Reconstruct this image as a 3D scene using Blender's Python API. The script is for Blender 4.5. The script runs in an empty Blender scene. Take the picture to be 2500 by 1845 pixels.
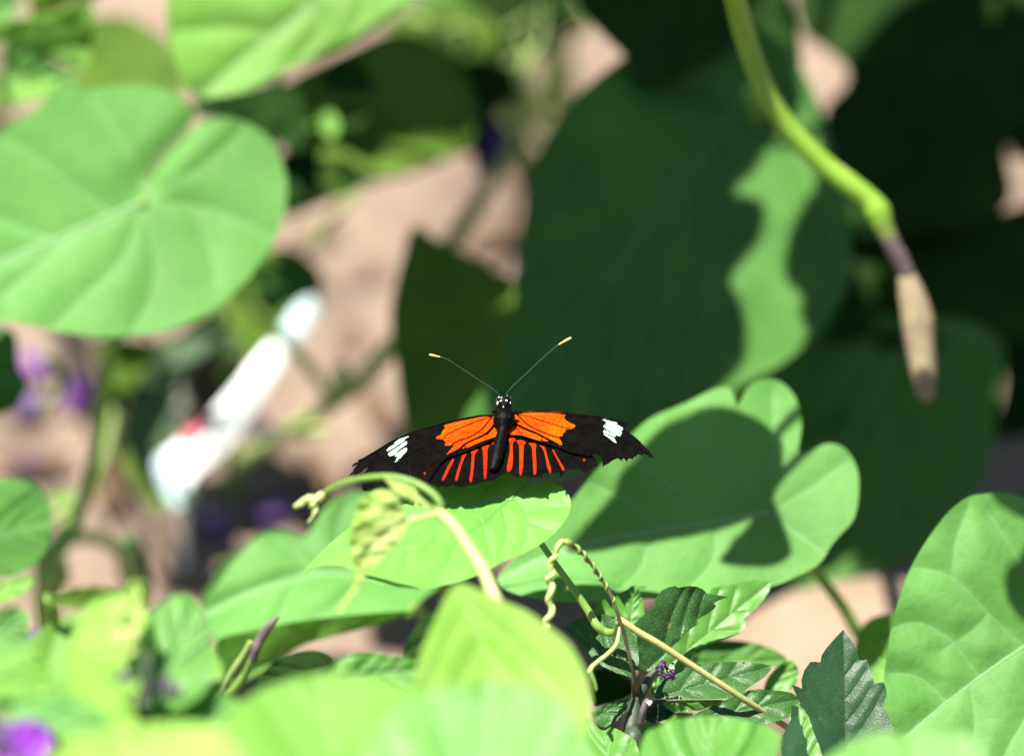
import bpy, math, random
import numpy as np
from mathutils import Vector, noise
from mathutils.geometry import delaunay_2d_cdt
random.seed(7)
sc = bpy.context.scene

# ------------------------------------------------------------------ camera
PITCH = math.radians(38.0)
FOC = 1.2                                   # metres to the butterfly
K = 0.0952e-3 / 1.2                         # image tangent per photo pixel
H0 = 0.185                                  # height of the point in focus
FW = np.array([0, math.cos(PITCH), -math.sin(PITCH)])
UP = np.array([0, math.sin(PITCH), math.cos(PITCH)])
RT = np.array([1.0, 0, 0])
CAM = np.array([0, 0, H0]) - FOC * FW
cd = bpy.data.cameras.new('camera'); cam = bpy.data.objects.new('camera', cd)
sc.collection.objects.link(cam); sc.camera = cam
cam.location = CAM; cam.rotation_euler = (math.radians(90) - PITCH, 0, 0)
cd.sensor_width = 36; cd.sensor_fit = 'HORIZONTAL'; cd.lens = 36 / (2500 * K)
cd.clip_start = 0.05; cd.clip_end = 500
cd.dof.use_dof = True; cd.dof.focus_distance = FOC; cd.dof.aperture_fstop = 4.3

# ------------------------------------------------------------------ light
SUN = np.array([-0.25, 0.09, 0.96]); SUN = SUN / np.linalg.norm(SUN)
sl = bpy.data.lights.new('sun', 'SUN'); so = bpy.data.objects.new('sun', sl)
sc.collection.objects.link(so)
sl.energy = 5.0; sl.angle = math.radians(0.53); sl.color = (1.0, 0.95, 0.87)
so.rotation_euler = Vector(SUN).to_track_quat('Z', 'Y').to_euler(); so.location = (0, 0, 3)
w = bpy.data.worlds.new('World'); sc.world = w; w.use_nodes = True
nt = w.node_tree; bg = nt.nodes['Background']
sky = nt.nodes.new('ShaderNodeTexSky'); sky.sky_type = 'NISHITA'; sky.sun_disc = False
sky.sun_elevation = math.asin(SUN[2]); sky.sun_rotation = math.atan2(SUN[0], SUN[1])
nt.links.new(sky.outputs[0], bg.inputs[0]); bg.inputs[1].default_value = 0.05
vs = sc.view_settings; vs.view_transform = 'Standard'; vs.look = 'None'
vs.exposure = 1.8; vs.gamma = 1.0; vs.use_curve_mapping = False
sc.cycles.use_denoising = True
sc.cycles.max_bounces = 6; sc.cycles.diffuse_bounces = 3; sc.cycles.transmission_bounces = 4
sc.cycles.use_adaptive_sampling = True; sc.cycles.adaptive_threshold = 0.02
sc.cycles.sample_clamp_indirect = 6.0

# ------------------------------------------------------------------ helpers
def P(px, py, dz=0.0):
    """world point seen at photo pixel (px, py), dz mm behind the plane in focus"""
    D = FOC + dz * 1e-3
    return CAM + D * FW + (px - 1250) * K * D * RT - (py - 922.5) * K * D * UP
def zz(x0, y0, s):
    return lambda pts: [(x0 + p[0] * s, y0 + p[1] * s) + tuple(p[2:]) for p in pts]
FV = zz(0, 0, 1.117)
ZL = zz(850, 960, 400 / 2239); ZR = zz(1180, 940, 420 / 2239)
ZA = zz(1040, 810, 380 / 2239); ZH = zz(1150, 940, 170 / 2239)
ZJ = zz(700, 1130, 750 / 2239); Z5 = zz(1300, 1280, 700 / 2047)
Z8 = zz(1600, 1181, 900 / 2239); ZB = zz(400, 1250, 700 / 2237)
ZC = zz(0, 1476, 500 / 2238); ZD = zz(0, 1000, 500 / 2238); ZE = zz(0, 0, 500 / 2238)
ZF = zz(1550, 1400, 750 / 2239); ZG = zz(1100, 0, 800 / 2239); ZM = zz(0, 600, 900 / 2239)

def setp(o, label=None, cat=None, group=None, kind=None):
    for k, v in (('label', label), ('category', cat), ('group', group), ('kind', kind)):
        if v: o[k] = v
    return o
def base_of(parent):
    o = parent; v = np.zeros(3)
    while o is not None:
        v = v + np.array(o.location); o = o.parent
    return v
def empty(name, loc, label, cat, group=None):
    o = bpy.data.objects.new(name, None); o.empty_display_size = 0.01
    sc.collection.objects.link(o); o.location = tuple(loc)
    return setp(o, label, cat, group)
def mk(name, verts, faces, mats, parent=None, origin=None, smooth=True, midx=None, attrs=None):
    verts = np.asarray(verts, float)
    off = base_of(parent) if parent is not None else (np.zeros(3) if origin is None else np.asarray(origin, float))
    me = bpy.data.meshes.new(name)
    me.from_pydata((verts - off).tolist(), [], [list(f) for f in faces])
    for m in (mats if isinstance(mats, (list, tuple)) else [mats]): me.materials.append(m)
    if smooth: me.polygons.foreach_set('use_smooth', [True] * len(me.polygons))
    if midx is not None: me.polygons.foreach_set('material_index', list(map(int, midx)))
    for k, v in (attrs or {}).items():
        a = me.attributes.new(k, 'FLOAT', 'POINT'); a.data.foreach_set('value', np.asarray(v, np.float32))
    me.update()
    o = bpy.data.objects.new(name, me); sc.collection.objects.link(o)
    if parent is not None: o.parent = parent
    else: o.location = tuple(off)
    return o

def crom(pts, n=8, closed=False):
    p = np.asarray(pts, float); N = len(p); out = []
    rng = range(N) if closed else range(N - 1)
    for i in rng:
        if closed: a, b, c, d = p[(i - 1) % N], p[i], p[(i + 1) % N], p[(i + 2) % N]
        else: a, b, c, d = p[max(i - 1, 0)], p[i], p[i + 1], p[min(i + 2, N - 1)]
        for t in np.arange(n) / n:
            out.append(0.5 * ((2 * b) + (c - a) * t + (2 * a - 5 * b + 4 * c - d) * t * t + (-a + 3 * b - 3 * c + d) * t ** 3))
    if not closed: out.append(p[-1])
    return np.array(out)
def resample(p, step, closed=True):
    q = np.vstack([p, p[:1]]) if closed else p
    s = np.r_[0, np.cumsum(np.linalg.norm(np.diff(q, axis=0), axis=1))]
    n = max(int(s[-1] / step), 8)
    t = np.linspace(0, s[-1], n, endpoint=not closed)
    return np.c_[[np.interp(t, s, q[:, k]) for k in range(q.shape[1])]].T
def densify(p, step):
    out = []
    for i in range(len(p)):
        a, b = p[i], p[(i + 1) % len(p)]
        n = max(int(np.linalg.norm(b - a) / step), 1)
        for k in range(n): out.append(a + (b - a) * k / n)
    return np.array(out)
def inside(pts, poly):
    x, y = pts[:, 0][:, None], pts[:, 1][:, None]
    x0, y0 = poly[:, 0][None], poly[:, 1][None]; x1, y1 = np.roll(poly[:, 0], -1)[None], np.roll(poly[:, 1], -1)[None]
    with np.errstate(divide='ignore', invalid='ignore'):
        c = ((y0 > y) != (y1 > y)) & (x < (x1 - x0) * (y - y0) / (y1 - y0) + x0)
    return (c.sum(1) % 2) == 1
def dseg(pts, line):
    line = np.asarray(line, float); best = np.full(len(pts), 1e9)
    for i in range(len(line) - 1):
        a, b = line[i], line[i + 1]; ab = b - a; L = max((ab ** 2).sum(), 1e-9)
        t = np.clip(((pts - a) @ ab) / L, 0, 1)
        best = np.minimum(best, np.linalg.norm(pts - a - t[:, None] * ab, axis=1))
    return best
def triangulate(loops, step, lines=()):
    """CDT of the first loop with the other loops as constraints; returns points, triangles"""
    V, E = [], []
    for l in loops:
        n0 = len(V); V += [Vector(p) for p in l]; E += [(n0 + i, n0 + (i + 1) % len(l)) for i in range(len(l))]
    out = np.asarray(loops[0]); lo, hi = out.min(0), out.max(0)
    gx = np.arange(lo[0], hi[0], step); gy = np.arange(lo[1], hi[1], step * 0.87)
    G = np.array([(x + (j % 2) * step / 2, y) for j, y in enumerate(gy) for x in gx])
    rs = np.random.RandomState(3); G = G + rs.uniform(-.12, .12, G.shape) * step
    G = G[inside(G, out)]
    for l in loops:
        G = G[dseg(G, np.vstack([l, l[:1]])) > step * 0.45]
    for l in lines:
        if len(l) < 2: continue
        G = G[dseg(G, l) > step * 0.4]
        ok = inside(l, out) & (dseg(l, np.vstack([out, out[:1]])) > step * .25); n0 = len(V); V += [Vector(p) for p in l]
        E += [(n0 + i, n0 + i + 1) for i in range(len(l) - 1) if ok[i] and ok[i + 1]]
    V += [Vector(p) for p in G]
    r = delaunay_2d_cdt(V, E, [], 0, 1e-5)
    pts = np.array([tuple(v) for v in r[0]]); tri = np.array([f for f in r[2] if len(f) == 3])
    cen = pts[tri].mean(1)
    k = inside(cen, out); return pts, tri[k], cen[k]
def nz(p, s=1.0, seed=0.0):
    return np.array([noise.noise(Vector((q[0] * s + seed, q[1] * s - seed, seed * 1.7))) for q in p])
def sheet(front, back, tri, attrs):
    """closed thin solid from a front and a back sheet, rim with its own vertices"""
    n = len(front)
    cnt = {}
    for t in tri:
        for a, b in ((t[0], t[1]), (t[1], t[2]), (t[2], t[0])):
            cnt[(a, b)] = cnt.get((a, b), 0) + 1
    rim = [(a, b) for (a, b) in cnt if (b, a) not in cnt]
    verts = np.vstack([front, back]); faces = [tuple(t) for t in tri] + [tuple(t[::-1] + n) for t in tri]
    idx = sorted({a for e in rim for a in e}); m = {v: i for i, v in enumerate(idx)}; k = len(idx); n2 = 2 * n
    verts = np.vstack([verts, front[idx], back[idx]])
    faces += [(n2 + m[a], n2 + k + m[a], n2 + k + m[b], n2 + m[b]) for a, b in rim]
    at = {q: np.r_[v, v, v[idx], v[idx]] for q, v in attrs.items()}
    return verts, faces, at, len(tri)
MM = 0.0952
def auto_veins(out, base, tip, n=5, w=5.0, ang=48, bend=0.0):
    base, tip = np.array(base, float), np.array(tip, float); d = tip - base; L = np.linalg.norm(d); d = d / L
    perp = np.array([-d[1], d[0]])
    ts = np.linspace(0, 1, 14)
    mid = np.array([base + d * L * t + perp * bend * L * math.sin(math.pi * t) for t in ts])
    V = [(mid, w)]
    for sgn in (-1, 1):
        for k in range(n):
            t = 0.02 + 0.80 * (k + (0.18 if sgn > 0 else 0)) / n
            p = base + d * L * t + perp * bend * L * math.sin(math.pi * t); q = [p.copy()]
            th = math.radians(ang + (40 if k == 0 else 0) - 8 * k / n)
            for j in range(60):
                u = d * math.cos(th) + perp * sgn * math.sin(th); p = p + u * L * 0.025; th *= 0.965
                if not inside(p[None], out)[0]: break
                q.append(p.copy())
            if len(q) > 3: V.append((np.array(q[:-1]), w * 0.6))
    return V
def leaf(name, parent, outline, dz, a, b, mat, veins=None, auto=None, step=None, smooth=True, thick=0.22,
         fold=0.0, quilt=0.5, wave=0.6, bow=0.0, groove=0.25, fn=None, shift=None, label=None, origin=None, seed=None, cx=None, cy=None, midrib=0.0):
    """a leaf blade: traced outline laid on a tilted, folded, quilted surface with real thickness"""
    o = np.asarray(outline, float)[:, :2]
    per = np.linalg.norm(o - np.roll(o, 1, 0), axis=1).sum()
    step = step or max(per / 130, 5)
    o = resample(crom(o, 8, True), step) if smooth else densify(o, step)
    c0 = o.mean(0) if cx is None else np.array([cx, cy])
    seed = seed if seed is not None else (len(name) + o[0, 0] * .013)
    vlist = [(np.asarray(v, float)[:, :2], ww) for v, ww in (veins or [])]
    if auto: vlist += auto_veins(o, *auto[0], **auto[1])
    lines = []
    for line, ww in vlist:
        l = resample(crom(line, 6) if len(line) < 9 else line, step * .8, False)
        if len(l) < 3: continue
        tg = np.gradient(l, axis=0); tg /= np.maximum(np.linalg.norm(tg, axis=1), 1e-9)[:, None]; nn_ = np.c_[-tg[:, 1], tg[:, 0]]
        lines += [l, l + nn_ * ww * 1.25, l - nn_ * ww * 1.25]
    pts, tri, cen = triangulate([o], step, lines)
    size = math.sqrt(abs(np.sum(o[:, 0] * np.roll(o[:, 1], -1) - o[:, 1] * np.roll(o[:, 0], -1)) / 2))
    X, Y = (pts[:, 0] - c0[0]) * MM, (c0[1] - pts[:, 1]) * MM
    d = dz + a * X + b * Y
    de = dseg(pts, np.vstack([o, o[:1]]))
    vein = np.zeros(len(pts)); dv = np.full(len(pts), 1e9)
    for iv, (line, ww) in enumerate(vlist):
        q = dseg(pts, crom(line, 6) if len(line) < 9 else line); vein = np.maximum(vein, np.exp(-(q / ww) ** 2) * min(1 if iv == 0 else .5, ww / 4)); dv = np.minimum(dv, q)
    if vlist:
        dm = dseg(pts, vlist[0][0]) * MM
        d = d - fold * (np.sqrt(dm ** 2 + 1.0) - 1.0)
        wq = size * 0.06
        d = d - quilt * (1 - np.exp(-(dv / wq) ** 2)) + groove * np.exp(-(dv / (wq * .18)) ** 2)
    d = d + bow * (((X ** 2 + Y ** 2) / (size * MM) ** 2))
    d = d + wave * 2.2 * nz(pts, 2.6 / size, seed) * np.exp(-de / (size * .16)) + wave * 0.9 * nz(pts, 1.3 / size, seed + 9)
    if fn is not None: d = d + fn(pts[:, 0], pts[:, 1])
    D = FOC + d * 1e-3
    front = CAM + D[:, None] * FW + ((pts[:, 0] - 1250) * K * D)[:, None] * RT - ((pts[:, 1] - 922.5) * K * D)[:, None] * UP
    D2 = D + thick * 1e-3
    back = CAM + D2[:, None] * FW + ((pts[:, 0] - 1250) * K * D2)[:, None] * RT - ((pts[:, 1] - 922.5) * K * D2)[:, None] * UP
    if shift is not None: front = front + shift; back = back + shift
    # make triangles face the camera
    n = np.cross(front[tri[0, 1]] - front[tri[0, 0]], front[tri[0, 2]] - front[tri[0, 0]])
    if n @ FW > 0: tri = tri[:, ::-1]
    v, f, at, k = sheet(front, back, tri, {'vein': vein, 'edge': np.exp(-de / 9.0)})
    ob = mk(name, v, f, mat, parent, origin if origin is not None else front.mean(0), attrs=at)
    if label: ob['label'] = label
    if midrib:
        l = vlist[0][0]; l = resample(crom(l, 6) if len(l) < 9 else l, step * 1.5, False); l = l[inside(l, o)]
        q = np.array([front[np.argmin(((pts - p) ** 2).sum(1))] for p in l]); q[1:-1] = (q[:-2] + q[1:-1] * 2 + q[2:]) / 4
        v, f = tube_geo(q, np.linspace(midrib, midrib * .25, len(q)) * 1e-3, 8); mk('midrib', v, f, M['midrib'], ob)
    return ob
def tube(name, pts, radii, mat, parent=None, seg=10, n=7, label=None, attrs=None, origin=None, flat=1.0):
    """smooth tapered stem through world points; radii in mm"""
    p = crom(np.asarray(pts, float), n) if n > 1 else np.asarray(pts, float)
    r = np.interp(np.linspace(0, 1, len(p)), np.linspace(0, 1, len(radii)), radii) * 1e-3
    v, f = tube_geo(p, r, seg, flat)
    o = mk(name, v, f, mat, parent, origin if origin is not None else p[0])
    if label: o['label'] = label
    return o
def tube_geo(p, r, seg=10, flat=1.0):
    N = len(p); T = np.gradient(p, axis=0); T /= np.maximum(np.linalg.norm(T, axis=1), 1e-12)[:, None]
    u = np.cross(T[0], [0.3, 0.2, 1.0]); u /= np.linalg.norm(u)
    V = []; F = []
    for i in range(N):
        u = u - T[i] * (u @ T[i]); u /= np.linalg.norm(u); w_ = np.cross(T[i], u)
        for k in range(seg):
            a = 2 * math.pi * k / seg; V.append(p[i] + r[i] * (u * math.cos(a) + w_ * math.sin(a) * flat))
    for i in range(N - 1):
        for k in range(seg):
            F.append((i * seg + k, i * seg + (k + 1) % seg, (i + 1) * seg + (k + 1) % seg, (i + 1) * seg + k))
    a0 = len(V); V.append(p[0] - T[0] * r[0] * .6); V.append(p[-1] + T[-1] * r[-1] * .6)
    for k in range(seg):
        F.append((a0, (k + 1) % seg, k)); F.append((a0 + 1, (N - 1) * seg + k, (N - 1) * seg + (k + 1) % seg))
    return np.array(V), F
def W(pts, z=None):
    q = z(pts) if z else pts
    return [P(*p) for p in q]
def ground_under(p, dx=0, dy=0):
    return np.array([p[0] + dx, p[1] + dy, -0.004])
def gpx(px, py, z=-.004):
    r = P(px, py, 0) - CAM; return CAM + r * ((z - CAM[2]) / r[2])
def blob(c, ax, nu=12, nv=8, rough=0.0, seed=0.0):
    V = []; F = []; ax = [np.asarray(q, float) for q in ax]
    for j in range(nv + 1):
        ph = math.pi * j / nv
        for i in range(nu):
            th = 2 * math.pi * i / nu
            d = np.array([math.sin(ph) * math.cos(th), math.sin(ph) * math.sin(th), math.cos(ph)])
            s = 1 + rough * noise.noise(Vector(d * 1.8 + seed))
            V.append(np.asarray(c) + s * (ax[0] * d[0] + ax[1] * d[1] + ax[2] * d[2]))
    for j in range(nv):
        for i in range(nu):
            F.append((j * nu + i, (j + 1) * nu + i, (j + 1) * nu + (i + 1) % nu, j * nu + (i + 1) % nu))
    return V, F
def join(parts):
    V, F = [], []
    for v, f in parts:
        n = len(V); V += list(v); F += [tuple(i + n for i in q) for q in f]
    return np.array(V), F

# ------------------------------------------------------------------ materials
def nodes(name):
    m = bpy.data.materials.new(name); m.use_nodes = True; t = m.node_tree
    return m, t, t.nodes, t.links, t.nodes['Principled BSDF'], t.nodes['Material Output']
def rgb(c): return (c[0], c[1], c[2], 1)
def leafmat(name, c1, c2, cv, tr, tfac=0.35, rough=0.45, spec=0.35, speck=0.0, scale=60, bump=0.15, spots=None, coat=0.0, net=230):
    m, t, N, L, pr, out = nodes(name)
    tc = N.new('ShaderNodeTexCoord')
    n1 = N.new('ShaderNodeTexNoise'); n1.inputs['Scale'].default_value = scale; n1.inputs['Detail'].default_value = 2
    L.new(tc.outputs['Object'], n1.inputs['Vector'])
    r1 = N.new('ShaderNodeValToRGB'); r1.color_ramp.elements[0].position = .32; r1.color_ramp.elements[1].position = .68
    r1.color_ramp.elements[0].color = rgb(c1); r1.color_ramp.elements[1].color = rgb(c2); L.new(n1.outputs[0], r1.inputs[0])
    at = N.new('ShaderNodeAttribute'); at.attribute_name = 'vein'
    mv = N.new('ShaderNodeMix'); mv.data_type = 'RGBA'
    mul = N.new('ShaderNodeMath'); mul.operation = 'MULTIPLY'; mul.inputs[1].default_value = 0.85
    L.new(at.outputs['Fac'], mul.inputs[0]); L.new(mul.outputs[0], mv.inputs[0]); L.new(r1.outputs[0], mv.inputs[6]); mv.inputs[7].default_value = rgb(cv)
    col = mv.outputs[2]
    dn = N.new('ShaderNodeTexNoise'); dn.inputs['Scale'].default_value = 90; dn.inputs['Detail'].default_value = 0; L.new(tc.outputs['Object'], dn.inputs['Vector'])
    dm = N.new('ShaderNodeMix'); dm.data_type = 'RGBA'; dm.inputs[0].default_value = .006; L.new(tc.outputs['Object'], dm.inputs[6]); L.new(dn.outputs['Color'], dm.inputs[7])
    ve = N.new('ShaderNodeTexVoronoi'); ve.feature = 'DISTANCE_TO_EDGE'; ve.inputs['Scale'].default_value = net; L.new(dm.outputs[2], ve.inputs['Vector'])
    vr = N.new('ShaderNodeMapRange'); vr.inputs['From Min'].default_value = 0; vr.inputs['From Max'].default_value = .10; vr.inputs['To Min'].default_value = .09; vr.inputs['To Max'].default_value = 0; L.new(ve.outputs['Distance'], vr.inputs['Value'])
    mn = N.new('ShaderNodeMix'); mn.data_type = 'RGBA'; L.new(vr.outputs[0], mn.inputs[0]); L.new(col, mn.inputs[6]); mn.inputs[7].default_value = rgb(cv); col = mn.outputs[2]
    nl = N.new('ShaderNodeTexNoise'); nl.inputs['Scale'].default_value = 22; nl.inputs['Detail'].default_value = 1; L.new(tc.outputs['Object'], nl.inputs['Vector'])
    hl = N.new('ShaderNodeHueSaturation'); ml = N.new('ShaderNodeMapRange'); ml.inputs['From Min'].default_value = .3; ml.inputs['From Max'].default_value = .7; ml.inputs['To Min'].default_value = .80; ml.inputs['To Max'].default_value = 1.14
    L.new(nl.outputs[0], ml.inputs['Value']); L.new(ml.outputs[0], hl.inputs['Value']); L.new(col, hl.inputs['Color']); col = hl.outputs[0]
    if speck:
        vo = N.new('ShaderNodeTexVoronoi'); vo.inputs['Scale'].default_value = 2300; L.new(tc.outputs['Object'], vo.inputs['Vector']); grain = vo.outputs['Distance']
    else:
        vo = N.new('ShaderNodeTexNoise'); vo.inputs['Scale'].default_value = 1100; vo.inputs['Detail'].default_value = 0; L.new(tc.outputs['Object'], vo.inputs['Vector']); grain = vo.outputs[0]
    if spots:
        n3 = N.new('ShaderNodeTexNoise'); n3.inputs['Scale'].default_value = 140; L.new(tc.outputs['Object'], n3.inputs['Vector'])
        r3 = N.new('ShaderNodeValToRGB'); r3.color_ramp.elements[0].position = .68; r3.color_ramp.elements[1].position = .74
        L.new(n3.outputs[0], r3.inputs[0]); m3 = N.new('ShaderNodeMix'); m3.data_type = 'RGBA'
        L.new(r3.outputs[0], m3.inputs[0]); L.new(col, m3.inputs[6]); m3.inputs[7].default_value = rgb(spots); col = m3.outputs[2]
    if speck:
        r2 = N.new('ShaderNodeValToRGB'); r2.color_ramp.elements[0].position = .12; r2.color_ramp.elements[1].position = .26
        r2.color_ramp.elements[0].color = (1, 1, 1, 1); r2.color_ramp.elements[1].color = (0, 0, 0, 1)
        L.new(vo.outputs['Distance'], r2.inputs[0]); ms = N.new('ShaderNodeMix'); ms.data_type = 'RGBA'
        mm = N.new('ShaderNodeMath'); mm.operation = 'MULTIPLY'; mm.inputs[1].default_value = speck; L.new(r2.outputs[0], mm.inputs[0])
        L.new(mm.outputs[0], ms.inputs[0]); L.new(col, ms.inputs[6]); ms.inputs[7].default_value = (.45, .6, .4, 1); col = ms.outputs[2]
    L.new(col, pr.inputs['Base Color']); pr.inputs['Roughness'].default_value = rough; pr.inputs['Specular IOR Level'].default_value = spec
    if coat: pr.inputs['Coat Weight'].default_value = coat; pr.inputs['Coat Roughness'].default_value = .3
    bp = N.new('ShaderNodeBump'); bp.inputs['Strength'].default_value = bump; bp.inputs['Distance'].default_value = 0.0004
    add = N.new('ShaderNodeMath'); n2 = N.new('ShaderNodeTexNoise'); n2.inputs['Scale'].default_value = 420; n2.inputs['Detail'].default_value = 1; L.new(tc.outputs['Object'], n2.inputs['Vector'])
    mb = N.new('ShaderNodeMapRange'); mb.inputs['From Max'].default_value = .35; mb.inputs['To Max'].default_value = 1.3; L.new(ve.outputs['Distance'], mb.inputs['Value'])
    ad2 = N.new('ShaderNodeMath'); L.new(grain, ad2.inputs[0]); L.new(mb.outputs[0], ad2.inputs[1]); L.new(ad2.outputs[0], add.inputs[0]); L.new(n2.outputs[0], add.inputs[1]); L.new(add.outputs[0], bp.inputs['Height'])
    L.new(bp.outputs[0], pr.inputs['Normal'])
    ts = N.new('ShaderNodeBsdfTranslucent'); mt = N.new('ShaderNodeMix'); mt.data_type = 'RGBA'
    L.new(mul.outputs[0], mt.inputs[0]); mt.inputs[6].default_value = rgb(tr); mt.inputs[7].default_value = rgb([q * .7 for q in tr]); L.new(mt.outputs[2], ts.inputs[0])
    mx = N.new('ShaderNodeMixShader'); mx.inputs[0].default_value = tfac
    L.new(pr.outputs[0], mx.inputs[1]); L.new(ts.outputs[0], mx.inputs[2]); L.new(mx.outputs[0], out.inputs[0])
    return m
def plain(name, c1, c2=None, rough=0.5, spec=0.4, scale=200, bump=0.2, dist=0.0003, sheen=0.0, tfac=0.0, tr=None, coat=0.0):
    m, t, N, L, pr, out = nodes(name)
    tc = N.new('ShaderNodeTexCoord'); n1 = N.new('ShaderNodeTexNoise'); n1.inputs['Scale'].default_value = scale; n1.inputs['Detail'].default_value = 6
    L.new(tc.outputs['Object'], n1.inputs['Vector'])
    r1 = N.new('ShaderNodeValToRGB'); r1.color_ramp.elements[0].position = .3; r1.color_ramp.elements[1].position = .7
    r1.color_ramp.elements[0].color = rgb(c1); r1.color_ramp.elements[1].color = rgb(c2 or c1); L.new(n1.outputs[0], r1.inputs[0])
    L.new(r1.outputs[0], pr.inputs['Base Color']); pr.inputs['Roughness'].default_value = rough; pr.inputs['Specular IOR Level'].default_value = spec
    pr.inputs['Sheen Weight'].default_value = sheen; pr.inputs['Coat Weight'].default_value = coat
    bp = N.new('ShaderNodeBump'); bp.inputs['Strength'].default_value = bump; bp.inputs['Distance'].default_value = dist
    L.new(n1.outputs[0], bp.inputs['Height']); L.new(bp.outputs[0], pr.inputs['Normal'])
    if tfac:
        ts = N.new('ShaderNodeBsdfTranslucent'); ts.inputs[0].default_value = rgb(tr or c1)
        mx = N.new('ShaderNodeMixShader'); mx.inputs[0].default_value = tfac
        L.new(pr.outputs[0], mx.inputs[1]); L.new(ts.outputs[0], mx.inputs[2]); L.new(mx.outputs[0], out.inputs[0])
    return m
def scales(name, c1, c2, big):
    m, t, N, L, pr, out = nodes(name)
    tc = N.new('ShaderNodeTexCoord'); n1 = N.new('ShaderNodeTexNoise'); n1.inputs['Scale'].default_value = big; n1.inputs['Detail'].default_value = 4
    n2 = N.new('ShaderNodeTexNoise'); n2.inputs['Scale'].default_value = 1800; n2.inputs['Detail'].default_value = 3
    for n in (n1, n2): L.new(tc.outputs['Object'], n.inputs['Vector'])
    r1 = N.new('ShaderNodeValToRGB'); r1.color_ramp.elements[0].position = .35; r1.color_ramp.elements[1].position = .65
    r1.color_ramp.elements[0].color = rgb(c1); r1.color_ramp.elements[1].color = rgb(c2); L.new(n1.outputs[0], r1.inputs[0])
    mp = N.new('ShaderNodeMapRange'); mp.inputs['From Min'].default_value = .35; mp.inputs['From Max'].default_value = .65; mp.inputs['To Min'].default_value = .55; mp.inputs['To Max'].default_value = 1.15; L.new(n2.outputs[0], mp.inputs['Value'])
    hs_ = N.new('ShaderNodeHueSaturation'); L.new(mp.outputs[0], hs_.inputs['Value']); L.new(r1.outputs[0], hs_.inputs['Color']); L.new(hs_.outputs[0], pr.inputs['Base Color'])
    pr.inputs['Roughness'].default_value = .9; pr.inputs['Specular IOR Level'].default_value = .03
    bp = N.new('ShaderNodeBump'); bp.inputs['Strength'].default_value = .4; bp.inputs['Distance'].default_value = .0002; L.new(n2.outputs[0], bp.inputs['Height']); L.new(bp.outputs[0], pr.inputs['Normal'])
    return m
M = {}
M['heart'] = leafmat('heart_leaf', (.074, .192, .040), (.100, .232, .056), (.18, .34, .135), (.34, .75, .10), .34, .55, .12)
M['fresh'] = leafmat('fresh_leaf', (.11, .235, .038), (.14, .27, .056), (.18, .33, .09), (.40, .82, .06), .38, .5, .12)
M['pale'] = leafmat('pale_young_leaf', (.25, .37, .07), (.40, .44, .17), (.32, .43, .13), (.55, .85, .14), .40, .5, .15)
M['youngleaf'] = leafmat('young_leaf', (.17, .33, .05), (.27, .39, .10), (.24, .40, .10), (.45, .88, .12), .40, .5, .12)
M['fore'] = leafmat('sheen_toned_leaf', (.12, .265, .065), (.165, .315, .095), (.20, .36, .13), (.40, .85, .14), .38, .5, .2)  # waxy sheen is put into a paler base colour
M['perch'] = leafmat('perch_leaf', (.10, .25, .040), (.13, .29, .055), (.055, .17, .045), (.40, .85, .10), .36, .45, .18)
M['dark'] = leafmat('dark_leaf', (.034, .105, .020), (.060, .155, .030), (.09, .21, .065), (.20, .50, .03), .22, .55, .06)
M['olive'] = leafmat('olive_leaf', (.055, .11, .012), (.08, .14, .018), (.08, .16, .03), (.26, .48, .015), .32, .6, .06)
M['deep'] = leafmat('shade_toned_leaf', (.009, .026, .005), (.014, .036, .007), (.016, .04, .01), (.08, .20, .01), .12, .7, .02)  # near-black green: deep shade is put into the colour itself
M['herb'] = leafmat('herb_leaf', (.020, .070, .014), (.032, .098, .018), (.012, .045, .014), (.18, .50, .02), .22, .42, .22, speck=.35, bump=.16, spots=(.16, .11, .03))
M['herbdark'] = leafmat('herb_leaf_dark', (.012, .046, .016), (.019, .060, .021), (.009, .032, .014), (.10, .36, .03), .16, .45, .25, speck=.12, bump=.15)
M['herblit'] = leafmat('herb_leaf_lit_tone', (.065, .18, .025), (.09, .22, .038), (.13, .27, .08), (.32, .75, .04), .34, .42, .3, bump=.12)  # lit copy of the herb leaf: sunlight put into a lighter green
M['stem'] = plain('green_stem', (.14, .25, .04), (.18, .30, .06), .45, .4, 300, .2, tfac=.25, tr=(.4, .7, .1))
M['stemg'] = plain('hanging_stalk', (.16, .29, .025), (.20, .33, .035), .4, .45, 120, .1, tfac=.2, tr=(.4, .7, .1))
M['stempale'] = plain('pale_stem', (.36, .46, .13), (.48, .52, .24), .45, .4, 250, .2, tfac=.3, tr=(.6, .8, .2))
M['stemtan'] = plain('tan_stem', (.22, .24, .07), (.30, .27, .12), .55, .3, 500, .4)
M['twig'] = plain('brown_twig', (.045, .035, .022), (.085, .07, .03), .6, .3, 500, .4)
M['twigpurple'] = plain('purple_brown', (.06, .045, .05), (.12, .09, .09), .55, .35, 400, .4)
M['vinegrey'] = plain('grey_green_vine', (.14, .20, .055), (.20, .27, .09), .55, .2, 200, .3)
M['vinegreen'] = plain('trailing_vine_green', (.19, .28, .08), (.26, .35, .12), .5, .2, 120, .3, tfac=.2, tr=(.4, .6, .15))
M['dryleaf'] = plain('dry_leaf', (.055, .032, .018), (.11, .068, .04), .75, .15, 200, .5)
M['drytip'] = plain('dry_tip', (.18, .135, .09), (.27, .215, .125), .8, .1, 130, .6, .001)
M['stemnode'] = plain('stalk_node', (.09, .13, .03), (.12, .15, .04), .6, .2, 200, .4)
M['herbstem'] = plain('herb_stem', (.02, .035, .018), (.045, .06, .03), .55, .3, 500, .4)
M['purple'] = plain('purple_petal', (.09, .018, .20), (.17, .03, .25), .5, .3, 90, .2, tfac=.35, tr=(.45, .08, .75))
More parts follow.
